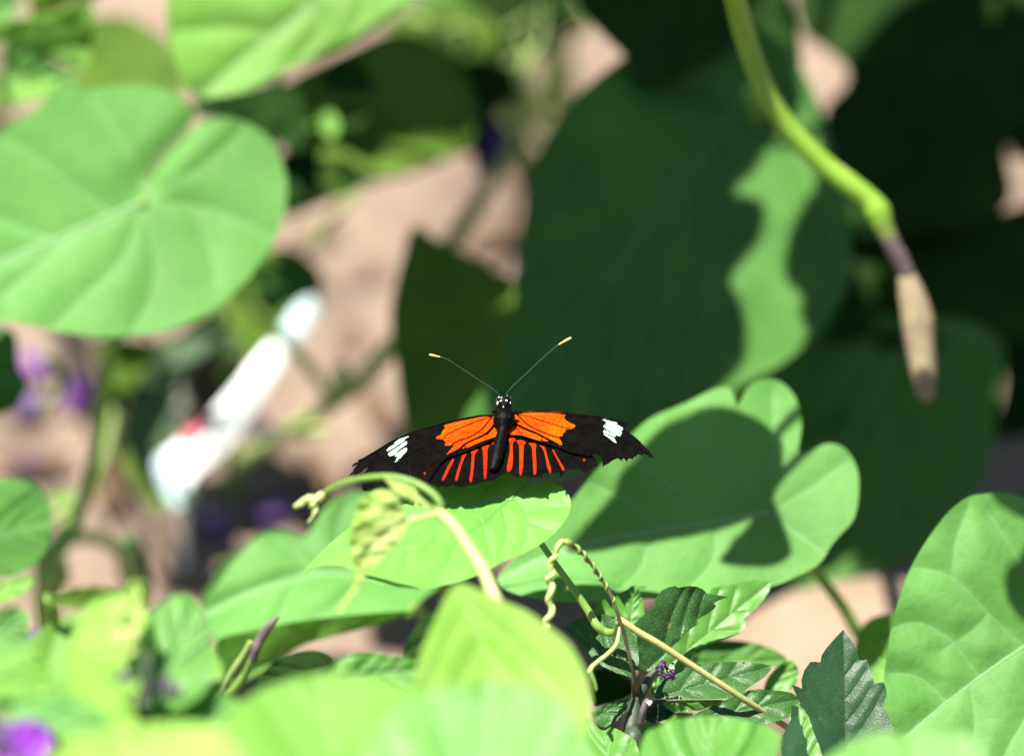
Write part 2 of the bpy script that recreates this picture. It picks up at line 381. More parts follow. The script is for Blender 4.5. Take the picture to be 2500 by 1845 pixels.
M['violet'] = plain('dark_violet_petal', (.03, .015, .06), (.06, .025, .10), .55, .3, 150, .2)
M['magenta'] = plain('magenta_petal', (.24, .02, .30), (.13, .05, .38), .5, .3, 40, .2, tfac=.35, tr=(.6, .12, .8))
M['smallflower'] = plain('small_flower', (.05, .018, .07), (.10, .04, .13), .55, .3, 900, .3)
M['white'] = plain('white_plastic', (.74, .77, .76), (.80, .82, .80), .35, .5, 60, .05)
M['bluewhite'] = plain('pale_blue_plastic', (.42, .55, .58), (.48, .60, .62), .35, .5, 60, .05)
M['pink'] = plain('pink_print', (.60, .10, .16), (.66, .16, .22), .4, .4, 200, .05)
M['strap'] = plain('grey_green_strap', (.065, .11, .055), (.09, .14, .075), .8, .08, 60, .1, tfac=.25, tr=(.2, .4, .15))
M['tanmound'] = plain('tan_mound', (.15, .11, .075), (.21, .155, .11), .85, .15, 40, .4, .002)
M['midrib'] = plain('leaf_midrib', (.17, .31, .12), (.20, .35, .15), .5, .2, 300, .1, tfac=.2, tr=(.4, .7, .2))
M['croton'] = leafmat('red_green_leaf', (.075, .018, .008), (.010, .035, .018), (.05, .03, .015), (.12, .08, .03), .15, .45, .4, scale=45)
# ground
m, t, N, L, pr, out = nodes('sandy_soil'); M['soil'] = m
tc = N.new('ShaderNodeTexCoord')
n1 = N.new('ShaderNodeTexNoise'); n1.inputs['Scale'].default_value = 26; n1.inputs['Detail'].default_value = 9; n1.inputs['Roughness'].default_value = .65
n2 = N.new('ShaderNodeTexNoise'); n2.inputs['Scale'].default_value = 260; n2.inputs['Detail'].default_value = 6
for n in (n1, n2): L.new(tc.outputs['Object'], n.inputs['Vector'])
r = N.new('ShaderNodeValToRGB'); r.color_ramp.elements[0].position = .3; r.color_ramp.elements[1].position = .7
r.color_ramp.elements[0].color = (.078, .055, .041, 1); r.color_ramp.elements[1].color = (.225, .166, .122, 1); L.new(n1.outputs[0], r.inputs[0])
mx = N.new('ShaderNodeMix'); mx.data_type = 'RGBA'; mx.blend_type = 'OVERLAY'; mx.inputs[0].default_value = .45
L.new(r.outputs[0], mx.inputs[6]); L.new(n2.outputs[0], mx.inputs[7]); L.new(mx.outputs[2], pr.inputs['Base Color'])
pr.inputs['Roughness'].default_value = .9; pr.inputs['Specular IOR Level'].default_value = .15
bp = N.new('ShaderNodeBump'); bp.inputs['Strength'].default_value = .7; bp.inputs['Distance'].default_value = .002
L.new(n2.outputs[0], bp.inputs['Height']); L.new(bp.outputs[0], pr.inputs['Normal'])
# butterfly
M['black'] = plain('black_scales', (.0006, .0006, .0006), (.0030, .0024, .0020), .9, .03, 500, .5, .0002)
M['orange'] = scales('orange_scales', (.52, .032, .0008), (.68, .082, .0012), 70)
M['redorange'] = scales('red_orange_scales', (.32, .012, .0012), (.42, .024, .0016), 110)
M['mint'] = scales('white_scales', (.28, .44, .34), (.40, .54, .44), 200)
M['body'] = plain('black_body', (.0004, .0005, .0005), (.0018, .0020, .0018), .5, .06, 900, .8, .0003)
M['eye'] = plain('black_eye', (.004, .004, .006), (.01, .01, .014), .12, .6, 900, .05)
M['spot'] = plain('white_dots', (.75, .75, .70), (.8, .8, .6), .5, .3, 900, .1)
M['antenna'] = plain('antenna_shaft', (.035, .055, .05), (.06, .085, .075), .5, .4, 900, .3)
M['club'] = plain('antenna_club', (.75, .42, .08), (.85, .62, .2), .5, .3, 900, .2)

# ------------------------------------------------------------------ ground
g = []; gf = []
n = 60
xs = np.r_[-200, -20, -3, np.linspace(-.6, .6, n), 3, 20, 200]; ys = np.r_[-200, -20, -3, np.linspace(-.4, .9, n), 3, 20, 200]
for y in ys:
    for x in xs:
        z = 0.006 * noise.noise(Vector((x * 7, y * 7, 0))) if abs(x) < .59 and -.39 < y < .89 else 0
        g.append((x, y, z))
nx = len(xs)
for j in range(len(ys) - 1):
    for i in range(nx - 1): gf.append((j * nx + i, j * nx + i + 1, (j + 1) * nx + i + 1, (j + 1) * nx + i))
setp(mk('ground', g, gf, M['soil']), kind='structure')
#PLANTS

# ------------------------------------------------------------------ butterfly
def bdepth(x, y):                           # surface the open wings lie in (mm)
    s = np.abs(x - 1228) * MM
    return 0.95 * (1060 - y) * MM + 0.0022 * s ** 2 - 0.4
bf = empty('butterfly', P(1222, 1090, 1), 'black butterfly with orange wing patches and frayed wings resting on the pointed leaf', 'butterfly')
def wing(name, outline, marks, off, label, step=3.2):
    o = densify(np.array(outline, float)[:, :2], step)
    ml = [(densify(np.array(q, float)[:, :2], step) if len(q) < 9 else resample(crom(np.array(q, float)[:, :2], 4, True), step), k) for q, k in marks]
    pts, tri, cen = triangulate([o] + [q for q, k in ml], step)
    mi = np.zeros(len(tri), int)
    for q, k in ml: mi[inside(cen, q)] = k
    d = bdepth(pts[:, 0], pts[:, 1]) + off + .35 * nz(pts, .02, 3) + .12 * nz(pts, .09, 8)
    D = FOC + d * 1e-3
    def at(D): return CAM + D[:, None] * FW + ((pts[:, 0] - 1250) * K * D)[:, None] * RT - ((pts[:, 1] - 922.5) * K * D)[:, None] * UP
    fr, bk = at(D), at(D + .08e-3)
    nn = np.cross(fr[tri[0, 1]] - fr[tri[0, 0]], fr[tri[0, 2]] - fr[tri[0, 0]])
    if nn @ FW > 0: tri = tri[:, ::-1]
    v, f, at_, k = sheet(fr, bk, tri, {})
    idx = np.r_[mi, mi, np.zeros(len(f) - 2 * len(tri), int)]
    ob = mk(name, v, f, [M['black'], M['orange'], M['redorange'], M['mint']], bf, midx=idx)
    if label: ob['label'] = label
    return ob
def veins_on(parent, lines, off, r=.15):
    geo = []
    for l, k in lines:
        q = crom(np.array(l, float)[:, :2], 6)
        p = np.array([P(x, y, bdepth(x, y) + off - .06 + .35 * nz([(x, y)], .02, 3)[0] + .12 * nz([(x, y)], .09, 8)[0]) for x, y in q])
        geo.append(tube_geo(p, np.full(len(p), r * k * 1e-3), 6))
    v, f = join(geo); mk('wing_veins', v, f, M['black'], parent)
lf = ZL([(2045, 330), (2000, 295), (1950, 285), (1800, 295), (1600, 330), (1400, 385), (1250, 420), (1100, 460), (950, 505), (800, 565), (650, 625), (500, 705), (400, 765), (300, 825), (200, 885), (130, 912), (142, 935), (95, 950), (50, 990), (62, 1006), (130, 968), (95, 1010), (60, 1058), (78, 1060), (40, 1090), (10, 1135), (60, 1115), (82, 1092), (70, 1140), (130, 1120), (215, 1050), (270, 1012), (235, 1075), (178, 1140), (188, 1225), (205, 1330), (268, 1328), (288, 1290), (280, 1335), (305, 1335), (360, 1290), (385, 1248), (393, 1290), (415, 1240), (520, 1255), (620, 1262), (700, 1230), (800, 1250), (835, 1190), (845, 1110), (828, 1040), (822, 965), (838, 1030), (858, 1110), (850, 1200), (880, 1245), (960, 1225), (1060, 1262), (1150, 1120), (1240, 980), (1340, 885), (1600, 800), (1800, 715), (2062, 600), (2072, 480), (2050, 400)])
lo = ZL([(2005, 330), (1955, 300), (1700, 345), (1500, 385), (1335, 428), (1310, 452), (1330, 475), (1290, 510), (1270, 560), (1200, 598), (1212, 618), (1290, 632), (1335, 668), (1320, 712), (1420, 705), (1440, 715), (1350, 828), (1370, 822), (1500, 760), (1560, 755), (1605, 735), (1640, 735), (1850, 645), (2050, 575), (2058, 520), (2035, 475), (1998, 455), (1975, 480), (2000, 425), (2012, 370)])
lw = [ZL(q) for q in ([(620, 685), (700, 620), (820, 585), (830, 592), (760, 630), (660, 672)],
      [(525, 775), (560, 735), (640, 690), (770, 632), (780, 642), (700, 690), (620, 745), (535, 790)],
      [(550, 815), (640, 755), (790, 655), (800, 690), (780, 710), (690, 770), (640, 830), (580, 855), (560, 850)],
      [(640, 850), (700, 795), (790, 740), (805, 770), (780, 810), (740, 850), (690, 910), (630, 942), (650, 910), (680, 855), (645, 865)])]
dot = lambda z, x, y, s: z([(x + s * math.cos(a), y + 1.5 * s * math.sin(a)) for a in np.arange(8) * math.pi / 4])
w1 = wing('forewing', lf, [(lo, 1)] + [(q, 3) for q in lw] + [(dot(ZL, 1045, 1090, 11), 2)], -.7, 'left forewing with a torn, split outer edge')
veins_on(w1, [(ZL(q), k) for q, k in (
    ([(1985, 305), (1800, 312), (1600, 342), (1350, 400), (1240, 430)], 1.1), ([(1965, 310), (1700, 405), (1430, 520), (1330, 580), (1305, 625)], .8),
    ([(1970, 312), (1880, 430), (1800, 510), (1650, 600), (1500, 650), (1420, 700)], 1.1), ([(2012, 400), (1940, 500), (1850, 570), (1700, 640), (1600, 690), (1530, 755), (1400, 830)], 1.9),
    ([(1998, 452), (1930, 530), (1860, 625)], .7), ([(1640, 668), (1597, 700), (1602, 740)], .8),
    ([(1240, 430), (900, 525), (600, 655), (300, 840), (80, 985)], .9), ([(1300, 625), (900, 800), (500, 1000), (230, 1200)], .7), ([(1400, 830), (1150, 960), (900, 1160)], .7))], -.7)
lh = ZL([(2090, 560), (1800, 670), (1600, 760), (1400, 840), (1200, 940), (1040, 1130), (1030, 1230), (1100, 1270), (1140, 1245), (1170, 1232), (1205, 1262), (1242, 1290), (1270, 1258), (1320, 1282), (1400, 1270), (1440, 1238), (1470, 1262), (1500, 1282), (1600, 1275), (1680, 1252), (1700, 1262), (1760, 1240), (1830, 1212), (1900, 1200), (1990, 1190), (2040, 1150), (2100, 1100), (2140, 900), (2140, 640)])
lr = [ZL(q) for q in ([(1820, 700), (1880, 712), (1935, 708), (1905, 760), (1900, 950), (1882, 1150), (1866, 1168), (1854, 1100), (1845, 850), (1835, 760)],
      [(1675, 790), (1740, 760), (1780, 770), (1745, 810), (1725, 850), (1715, 1000), (1692, 1180), (1674, 1212), (1660, 1170), (1675, 1050), (1690, 850)],
      [(1560, 845), (1625, 815), (1592, 870), (1545, 990), (1502, 1140), (1480, 1195), (1467, 1150), (1510, 1010), (1545, 900)],
      [(1430, 890), (1448, 905), (1382, 1040), (1312, 1170), (1285, 1192), (1298, 1140), (1355, 1010), (1400, 930), (1420, 900)],
      [(1958, 692), (2002, 640), (1988, 682), (1965, 705)])]
wing('hindwing', lh, [(q, 2) for q in lr], .1, None)
rf = ZR([(385, 400), (420, 365), (450, 345), (560, 332), (700, 325), (800, 322), (900, 330), (1100, 350), (1300, 380), (1500, 400), (1700, 440), (1850, 475), (1915, 485), (1915, 497), (1880, 505), (1855, 515), (1868, 540), (1850, 580), (1900, 620), (1960, 660), (2050, 740), (2060, 760), (2120, 810), (2180, 880), (2215, 925), (2200, 942), (2170, 940), (2120, 900), (2070, 895), (2085, 925), (2040, 905), (2010, 900), (1990, 925), (1955, 940), (1945, 970), (1925, 955), (1890, 955), (1865, 1000), (1850, 975), (1830, 955), (1805, 965), (1815, 995), (1780, 970), (1750, 950), (1700, 970), (1650, 1000), (1640, 1015), (1570, 1050), (1550, 1075), (1548, 1000), (1535, 960), (1510, 910), (1490, 890), (1440, 900), (1360, 925), (1300, 905), (1150, 880), (1000, 820), (850, 775), (700, 730), (500, 668), (330, 655), (290, 640), (310, 560), (370, 490)])
ro = ZR([(385, 410), (450, 372), (560, 345), (750, 340), (950, 352), (1080, 378), (1060, 400), (1050, 420), (1080, 460), (1130, 490), (1190, 520), (1190, 545), (1130, 570), (1065, 575), (1070, 600), (1035, 630), (1030, 662), (985, 668), (1000, 710), (1020, 750), (1020, 778), (960, 762), (900, 735), (850, 720), (830, 728), (760, 718), (740, 722), (600, 682), (500, 650), (330, 640), (315, 612), (340, 560), (388, 520), (420, 530), (438, 520), (400, 460)])
rw = [ZR(q) for q in ([(1540, 435), (1580, 432), (1660, 460), (1750, 490), (1740, 502), (1650, 482), (1560, 457)],
      [(1585, 480), (1640, 480), (1750, 515), (1815, 555), (1815, 580), (1790, 590), (1700, 548), (1600, 508)],
      [(1570, 522), (1600, 512), (1700, 552), (1795, 600), (1800, 620), (1780, 662), (1740, 650), (1640, 597), (1570, 548)],
      [(1568, 590), (1590, 583), (1640, 612), (1722, 650), (1716, 672), (1690, 668), (1735, 748), (1700, 740), (1640, 690), (1562, 632)])]
w2 = wing('forewing', rf, [(ro, 1)] + [(q, 3) for q in rw], -.7, 'right forewing with a ragged tip and a notch in its lower edge')
veins_on(w2, [(ZR(q), k) for q, k in (
    ([(425, 372), (600, 352), (800, 350), (1000, 370), (1090, 388)], 1.0), ([(432, 380), (600, 410), (850, 490), (1050, 550), (1130, 560)], .8),
    ([(432, 385), (500, 440), (560, 500), (700, 580), (900, 660), (1010, 692)], 1.1), ([(392, 445), (440, 512), (550, 570), (700, 632), (850, 710), (970, 772)], 1.9),
    ([(412, 520), (450, 580), (512, 638)], .7), ([(745, 650), (765, 690), (752, 722)], .8),
    ([(1090, 388), (1400, 410), (1700, 470), (1860, 520)], .8), ([(1200, 540), (1500, 600), (1900, 760), (2150, 900)], .8), ([(1020, 720), (1300, 800), (1600, 960)], .7))], -.7)
rh = ZR([(230, 560), (330, 630), (500, 650), (900, 750), (1300, 870), (1400, 895), (1425, 915), (1470, 955), (1480, 1000), (1478, 1060), (1430, 1055), (1415, 1085), (1390, 1105), (1340, 1130), (1315, 1147), (1280, 1115), (1250, 1095), (1240, 1068), (1230, 1090), (1180, 1090), (1100, 1100), (1075, 1110), (1050, 1150), (1010, 1197), (990, 1170), (1000, 1130), (900, 1140), (880, 1152), (800, 1140), (770, 1165), (775, 1212), (720, 1190), (660, 1200), (600, 1195), (560, 1185), (500, 1192), (430, 1195), (380, 1165), (340, 1150), (290, 1145), (210, 1190), (150, 1120), (150, 800)])
rr = [ZR(q) for q in ([(315, 690), (370, 680), (430, 710), (390, 740), (378, 800), (385, 930), (370, 1080), (340, 1120), (325, 1127), (306, 1100), (310, 1050), (340, 900), (345, 760), (325, 710)],
      [(430, 720), (500, 715), (555, 745), (530, 775), (520, 900), (515, 1050), (492, 1168), (480, 1168), (470, 1100), (470, 900), (465, 790), (440, 740)],
      [(590, 760), (660, 755), (690, 780), (680, 850), (690, 1080), (674, 1165), (660, 1162), (650, 1060), (640, 900), (630, 800)],
      [(730, 785), (790, 800), (810, 840), (840, 950), (878, 1090), (876, 1142), (860, 1132), (830, 1050), (800, 900), (770, 820)],
      [(900, 835), (920, 850), (960, 930), (1048, 1075), (1042, 1112), (1018, 1080), (958, 960), (905, 860), (900, 845)],
      [(298, 640), (314, 640), (298, 720), (284, 800), (278, 780), (282, 700)])] + [dot(ZR, 1312, 975, 12)]
wing('hindwing', rh, [(q, 2) for q in rr], .1, None)
# body: one continuous lofted surface from abdomen tip to head
st = [(1204, 1151, 4, .6), (1204, 1147, 10, .9), (1207, 1138, 12.5, .95), (1212, 1118, 15, 1), (1217, 1095, 15.5, 1), (1222, 1072, 14, 1), (1226, 1056, 13, 1), (1229, 1044, 17, 1.05),
      (1230, 1034, 25, 1.0), (1231, 1022, 27, 1.0), (1231, 1012, 23.5, 1.0), (1231, 1004, 18, 1.0), (1231, 998, 14.5, 1.0), (1231, 992, 16.5, 1.05), (1231, 985, 19, 1.05), (1231, 978, 18, 1.05), (1231, 971, 13, 1), (1231, 968, 6, 1)]
V = []; F = []; sg = 20
sr = crom(np.array(st), 3)
bx = lambda y: .80 * (1060 - y) * MM - 2.3
for i, (x, y, r, kk) in enumerate(sr):
    c = P(x, y, bx(y)); ax = (P(x, y - 10, bx(y - 10)) - P(x, y + 10, bx(y + 10))); ax /= np.linalg.norm(ax)
    nrm = np.cross(RT, ax); r_ = r * MM * 1e-3
    for k in range(sg):
        a = 2 * math.pi * k / sg
        fz = 1 + .035 * noise.noise(Vector((x * .5 + math.cos(a) * 3, y * .35, math.sin(a) * 3)))
        if 1065 < y < 1150: fz *= 1 + .025 * math.sin(y * .75)
        V.append(c + r_ * fz * (RT * math.cos(a) + nrm * math.sin(a) * kk * .95))
N_ = len(sr)
for i in range(N_ - 1):
    for k in range(sg): F.append((i * sg + k, i * sg + (k + 1) % sg, (i + 1) * sg + (k + 1) % sg, (i + 1) * sg + k))
F.append(tuple(range(sg))[::-1]); F.append(tuple((N_ - 1) * sg + k for k in range(sg)))
body = mk('body', V, F, M['body'], bf)
AX = P(1231, 970, bx(970)) - P(1231, 1050, bx(1050)); AX /= np.linalg.norm(AX); NB = np.cross(RT, AX)
if NB @ FW > 0: NB = -NB
rh_ = np.random.RandomState(11); geo = []
for i in range(260):
    y = rh_.choice([rh_.uniform(1000, 1046), rh_.uniform(990, 1002), rh_.uniform(1046, 1140)], p=[.6, .15, .25]); r0 = np.interp(-y, -np.array([q[1] for q in st]), np.array([q[2] for q in st])); a = rh_.uniform(-.3, math.pi + .3)
    x0 = np.interp(-y, -np.array([q[1] for q in st]), np.array([q[0] for q in st])); nb = np.cross(RT, P(1231, 970, bx(970)) - P(1231, 1050, bx(1050))); nb /= np.linalg.norm(nb); nb = nb if nb @ FW < 0 else -nb
    d_ = RT * math.cos(a) + nb * math.sin(a); p0 = P(x0, y, bx(y)) + d_ * r0 * .97 * MM * 1e-3; ln = rh_.uniform(4, 9) * MM * 1e-3 * (.6 if y > 1046 else 1)
    p1 = p0 + d_ * ln + np.array([rh_.uniform(-.3, .3), rh_.uniform(-.5, -.1), rh_.uniform(-.3, .1)]) * ln
    geo.append(tube_geo(np.array([p0, (p0 + p1) / 2 + d_ * ln * .1, p1]), np.array([.035, .028, .008]) * 1e-3, 4))
v, f = join(geo); mk('body_hair', v, f, M['body'], body)
HC = P(1231, 981, bx(981)); u = MM * 1e-3
for sx in (-1, 1):
    v, f = blob(HC + RT * sx * 13.5 * u + NB * 3 * u + AX * 3 * u, (RT * 7.5 * u, AX * 11 * u, NB * 10 * u)); mk('eye', v, f, M['eye'], body)
def spot(x, y, rx, ry, tilt, up):
    x, y = ZH([(x, y)])[0]; c = P(x, y, bx(y)) + NB * up * u
    a = math.radians(tilt); e1 = RT * math.cos(a) + AX * math.sin(a); e2 = -RT * math.sin(a) + AX * math.cos(a)
    v, f = blob(c, (e1 * rx * u, e2 * ry * u, NB * 1.4 * u), 10, 6); mk('head_spot', v, f, M['spot'], body)
for s in ((855, 650, 1.9, 6.2, -6, 9.5), (1245, 610, 2.1, 6.8, 14, 9.5), (900, 490, 1.5, 2.6, -25, 12), (1160, 465, 1.4, 2.2, 10, 13), (980, 545, 1.8, 2.4, -30, 17), (1095, 535, 2.2, 2.6, 20, 17), (955, 645, 1.8, 3.2, -40, 17), (1142, 635, 2.4, 3.2, 30, 17), (1040, 905, 1.7, 1.5, 0, 25)):
    spot(*s)
for sx in (-1, 1):                                                   # wing-root scales, thorax tufts
    v, f = blob(P(1231 + sx * 24, 1012, bx(1012)) + NB * 12 * u, (RT * 7 * u, AX * 5 * u, NB * 4 * u), rough=.5, seed=sx); mk('wing_joint', v, f, M['body'], body)
    v, f = blob(P(1231 + sx * 14, 1030, bx(1030)) + NB * 20 * u, (RT * 5 * u, AX * 7 * u, NB * 3 * u), rough=.5, seed=sx + 3); mk('thorax_tuft', v, f, M['body'], body)
    t0 = P(1231 + sx * 5, 968, bx(968)); mk('palp', *join([tube_geo(np.array([t0, t0 + (AX * 6 + RT * sx * 1) * u, t0 + (AX * 11 + RT * sx * 1) * u]), np.array([3.2, 2.6, .6]) * u, 8)]), M['body'], body)
la = ZA([(1085, 940), (1000, 850), (760, 690), (500, 520), (330, 410), (250, 375), (180, 355)]); ra = ZA([(1150, 905), (1240, 790), (1400, 640), (1600, 450), (1800, 270), (1890, 195), (1920, 175)])
lc = ZA([(200, 360), (140, 347), (90, 337), (52, 329)]); rc = ZA([(1905, 185), (1965, 152), (2030, 115), (2085, 88)])
ad = lambda q: [P(x, y, bx(968) - .8 * (968 - y) * MM) for x, y in q]
for q, c in ((la, lc), (ra, rc)):
    an = tube('antenna', ad(q), [.10, .085, .085, .09, .12], M['antenna'], bf, 6)
    tube('club', ad(c), [.12, .20, .28, .22], M['club'], an, 8)

# ------------------------------------------------------------------ pointed perch leaf, its stalk and vine
def jd(x, y): return -3.0 + .85 * (1180 - y) * MM
pv = empty('perch_vine', ground_under(P(1500, 1500, 40)), 'vine with the pointed light green leaf the butterfly rests on', 'vine')
jo = ZJ([(100, 838), (180, 722), (300, 600), (450, 475), (700, 300), (1000, 130), (1300, 40), (1600, 20), (1760, 50), (1800, 105), (1720, 180), (1672, 225), (1650, 262), (1668, 240), (1710, 195), (1780, 160), (1900, 140), (2000, 170), (2060, 240), (2070, 310), (2040, 400), (1960, 500), (1850, 590), (1700, 670), (1570, 722), (1450, 790), (1300, 850), (1150, 890), (1000, 915), (850, 905), (700, 885), (600, 850), (500, 800), (420, 755), (330, 745), (230, 755), (160, 785)])
jv = [(ZJ([(1650, 264), (1500, 275), (1250, 310), (1050, 350), (870, 392), (600, 520), (300, 680), (110, 830)]), 3.2)] + [(ZJ(q), 1.9) for q in (
      [(1640, 270), (1560, 330), (1470, 420), (1330, 520), (1220, 600)], [(1650, 264), (1720, 320), (1750, 430), (1740, 560), (1700, 640)], [(1420, 440), (1460, 560), (1470, 650), (1420, 760)], [(1260, 315), (1180, 400), (1050, 470), (900, 560), (780, 650), (700, 780)],
      [(1000, 365), (900, 450), (720, 560), (600, 680)], [(1100, 480), (1080, 560), (1000, 640)], [(1200, 610), (1190, 700), (1120, 800)], [(870, 620), (860, 720), (800, 820)], [(1650, 260), (1700, 190), (1780, 110)], [(1400, 290), (1450, 200), (1550, 110)], [(1100, 340), (1150, 250), (1250, 150)],
      [(1560, 330), (1600, 480), (1560, 640)], [(1750, 430), (1880, 480), (1930, 490)], [(1740, 380), (1880, 330), (2020, 320)])]
leaf('leaf', pv, jo, -3, 0, .85, M['perch'], veins=jv, step=5, cx=1250, cy=1180, fold=.05, quilt=.45, groove=.16, wave=.35, bow=0, thick=.3, midrib=.20,
     label='pointed light green leaf with branching veins under the butterfly')
# stalk from under the leaf to a hook, then tan stem to the right
tube('leaf_stalk', W([(1255, 1222, -2)]) + W([(60, 130, -4), (170, 290, -3), (300, 470, -2), (400, 620, -2), (460, 720, -3), (530, 768, -3), (590, 765, -5), (606, 725, -7), (606, 697, -8)], Z5), [.75, .75, .8, .95, 1.1, .95, .7, .5], M['stem'], pv)
tube('stem', W([(606, 660, -8), (660, 700, -9), (760, 770, -9), (900, 850, -9), (1100, 980, -8), (1300, 1110, -7), (1500, 1240, -5), (1700, 1370, 0), (1810, 1440, 6)], Z5) + [P(1990, 1815, 14), P(2060, 1870, 22), ground_under(P(2060, 1870, 22))], [.6, .8, .85, .8, .75, .75, .75, .8, .9, 1.1], M['stemtan'], pv)
# legs reaching the leaf
for sx, y0, y1, dx in ((-1, 1040, 1120, 34), (1, 1040, 1118, 30), (-1, 1050, 1135, 12), (1, 1050, 1132, 16)):
    a0 = P(1228 + sx * 8, y0, bx(y0) + 1.2); b0 = P(1228 + sx * dx, y1, jd(0, y1) - .3)
    tube('leg', [a0, (a0 + b0) / 2 + NB * 8 * u + RT * sx * 10 * u, b0], [.14, .12, .08], M['body'], bf, 6, 5)

# ------------------------------------------------------------------ young shoot with pale leaves in front
ys_ = empty('young_shoot', ground_under(P(1180, 1500, -55)), 'pale yellow-green young shoot with arching tip crossing in front of the perch leaf', 'shoot')
tube('stem', W([(1560, 1090, -64), (1500, 950, -61), (1440, 800, -57), (1330, 620, -53), (1200, 440, -50), (1110, 360, -48)], ZJ)[::-1] + [P(1245, 1560, -66), P(1250, 1900, -70), ground_under(P(1250, 1900, -60))], [1.15, 1.2, 1.25, 1.4, 1.5, 1.5, 1.6, 1.8], M['stempale'], ys_)
tube('tendril', W([(1110, 360, -48), (1120, 300, -48), (1060, 220, -47), (920, 140, -45), (740, 100, -43), (560, 112, -40), (420, 140, -37), (320, 185, -35), (280, 215, -34)], ZJ), [.7, .75, .75, .75, .7, .6, .55, .5], M['stem'], ys_)
leaf('folded_leaf', ys_, ZJ([(1105, 345), (1040, 345), (960, 300), (860, 255), (790, 205), (735, 150), (715, 95), (770, 88), (850, 120), (920, 170), (960, 230), (1030, 290), (1120, 330)]), -46, -.2, .3, M['pale'], veins=[(ZJ([(1110, 340), (900, 220), (730, 105)]), 3)], step=5, fold=-.5, quilt=.2)
def crumple(x, y):
    q = np.c_[x, y]; return 1.3 * nz(q * np.array([.7, 1.3]), .022, 5) + .7 * nz(q * np.array([.8, 1.4]), .05, 2)
kl = ZJ([(880, 430), (850, 350), (825, 270), (790, 220), (720, 195), (640, 205), (570, 250), (520, 310), (495, 380), (475, 470), (462, 560), (465, 650), (480, 740), (500, 800), (480, 880), (440, 970), (370, 1070), (395, 1080), (460, 1000), (530, 900), (590, 800), (660, 740), (720, 660), (790, 590), (850, 520)])
leaf('crumpled_leaf', ys_, kl, -50, .15, .2, M['pale'], veins=[(ZJ([(880, 428), (700, 520), (560, 700), (480, 880), (380, 1070)]), 3)], step=4, fold=.08, quilt=.3, fn=crumple, label='small crumpled pale leaf with a long drip tip')
tube('leaf_stalk', W([(1110, 375, -48), (1000, 390, -49), (880, 428, -50)], ZJ), [.7, .6, .55], M['stempale'], ys_)
geo = []
for (x, y, rx, ry, tl) in ((235, 255, 58, 32, 42), (165, 262, 66, 30, 12), (100, 296, 52, 24, 28), (195, 300, 40, 30, 60), (205, 362, 46, 20, 68), (172, 415, 36, 9, 58)):
    c = W([(x, y, -34)], ZJ)[0]; s = u * .335; a = math.radians(tl); e1 = RT * math.cos(a) + UP * math.sin(a); e2 = -RT * math.sin(a) + UP * math.cos(a)
    geo.append(blob(c, (e1 * rx * s, e2 * ry * s, FW * ry * s), 12, 8, .35, x * .1))
v, f = join(geo); mk('bud_cluster', v, f, M['stempale'], ys_)['label'] = 'knobbly pale bud cluster at the end of the arching tip'
leaf('leaf', ys_, FV([(905, 1510), (915, 1440), (955, 1345), (983, 1290), (1003, 1275), (1040, 1285), (1090, 1310), (1150, 1335), (1200, 1370), (1240, 1402), (1265, 1440), (1285, 1490), (1290, 1550), (1280, 1610), (1240, 1700), (1100, 1760), (950, 1720), (900, 1600)]), -80, .1, .35, M['youngleaf'],
     veins=[(FV([(1003, 1277), (1040, 1370), (1075, 1480), (1090, 1620), (1100, 1740)]), 5)] + [(FV(q), 2.5) for q in ([(1020, 1320), (1120, 1400), (1220, 1500)], [(1050, 1400), (1140, 1500), (1220, 1620)], [(1020, 1330), (970, 1420), (925, 1520)], [(1050, 1400), (1000, 1500), (950, 1620)])], fold=.45, quilt=.35, groove=.15, label='broad pale yellow-green leaf folded along its midrib')

# ------------------------------------------------------------------ sunlit leaf with dark shadow, right of the butterfly
ev = empty('shaded_leaf_plant', ground_under(P(2100, 1560, 60)), 'plant with a broad lobed leaf partly in dark shadow right of the butterfly', 'plant')
eo = FV([(1085, 1268), (1110, 1235), (1200, 1150), (1260, 1080), (1310, 1020), (1360, 970), (1420, 915), (1500, 880), (1560, 850), (1592, 845), (1606, 868), (1612, 890), (1632, 850), (1662, 830), (1702, 832), (1738, 868), (1752, 925), (1745, 985), (1762, 990), (1800, 970), (1840, 975), (1868, 1010), (1878, 1060), (1868, 1130), (1840, 1165), (1818, 1190), (1790, 1232), (1740, 1260), (1690, 1280), (1600, 1296), (1500, 1302), (1400, 1308), (1290, 1315), (1200, 1312), (1120, 1295)])
leaf('leaf', ev, eo, 45, .05, .55, M['heart'], veins=[(FV([(1682, 1120), (1560, 1140), (1400, 1165), (1250, 1195), (1100, 1262)]), 9)] + [(FV(q), 4) for q in ([(1682, 1118), (1600, 1020), (1500, 930)], [(1682, 1118), (1690, 1000), (1690, 860)], [(1682, 1120), (1780, 1060), (1850, 1010)], [(1682, 1122), (1760, 1180), (1800, 1210)], [(1600, 1135), (1500, 1080), (1390, 1010)], [(1560, 1140), (1560, 1220), (1500, 1290)], [(1420, 1162), (1400, 1240), (1340, 1300)], [(1450, 1155), (1360, 1090), (1300, 1060)])], fold=.12, quilt=1.0, wave=1.0, midrib=.45, label='broad lobed light green leaf with a sharp dark shadow')
tube('leaf_stalk', [P(*p) for p in FV([(1682, 1122, 46), (1740, 1190, 60), (1800, 1270, 72), (1845, 1330, 80), (1880, 1390, 84)])] + [P(2180, 1640, 95), ground_under(P(2220, 1700, 100))], [1.3, 1.3, 1.3, 1.5, 1.6, 1.7, 1.8], M['stem'], ev)
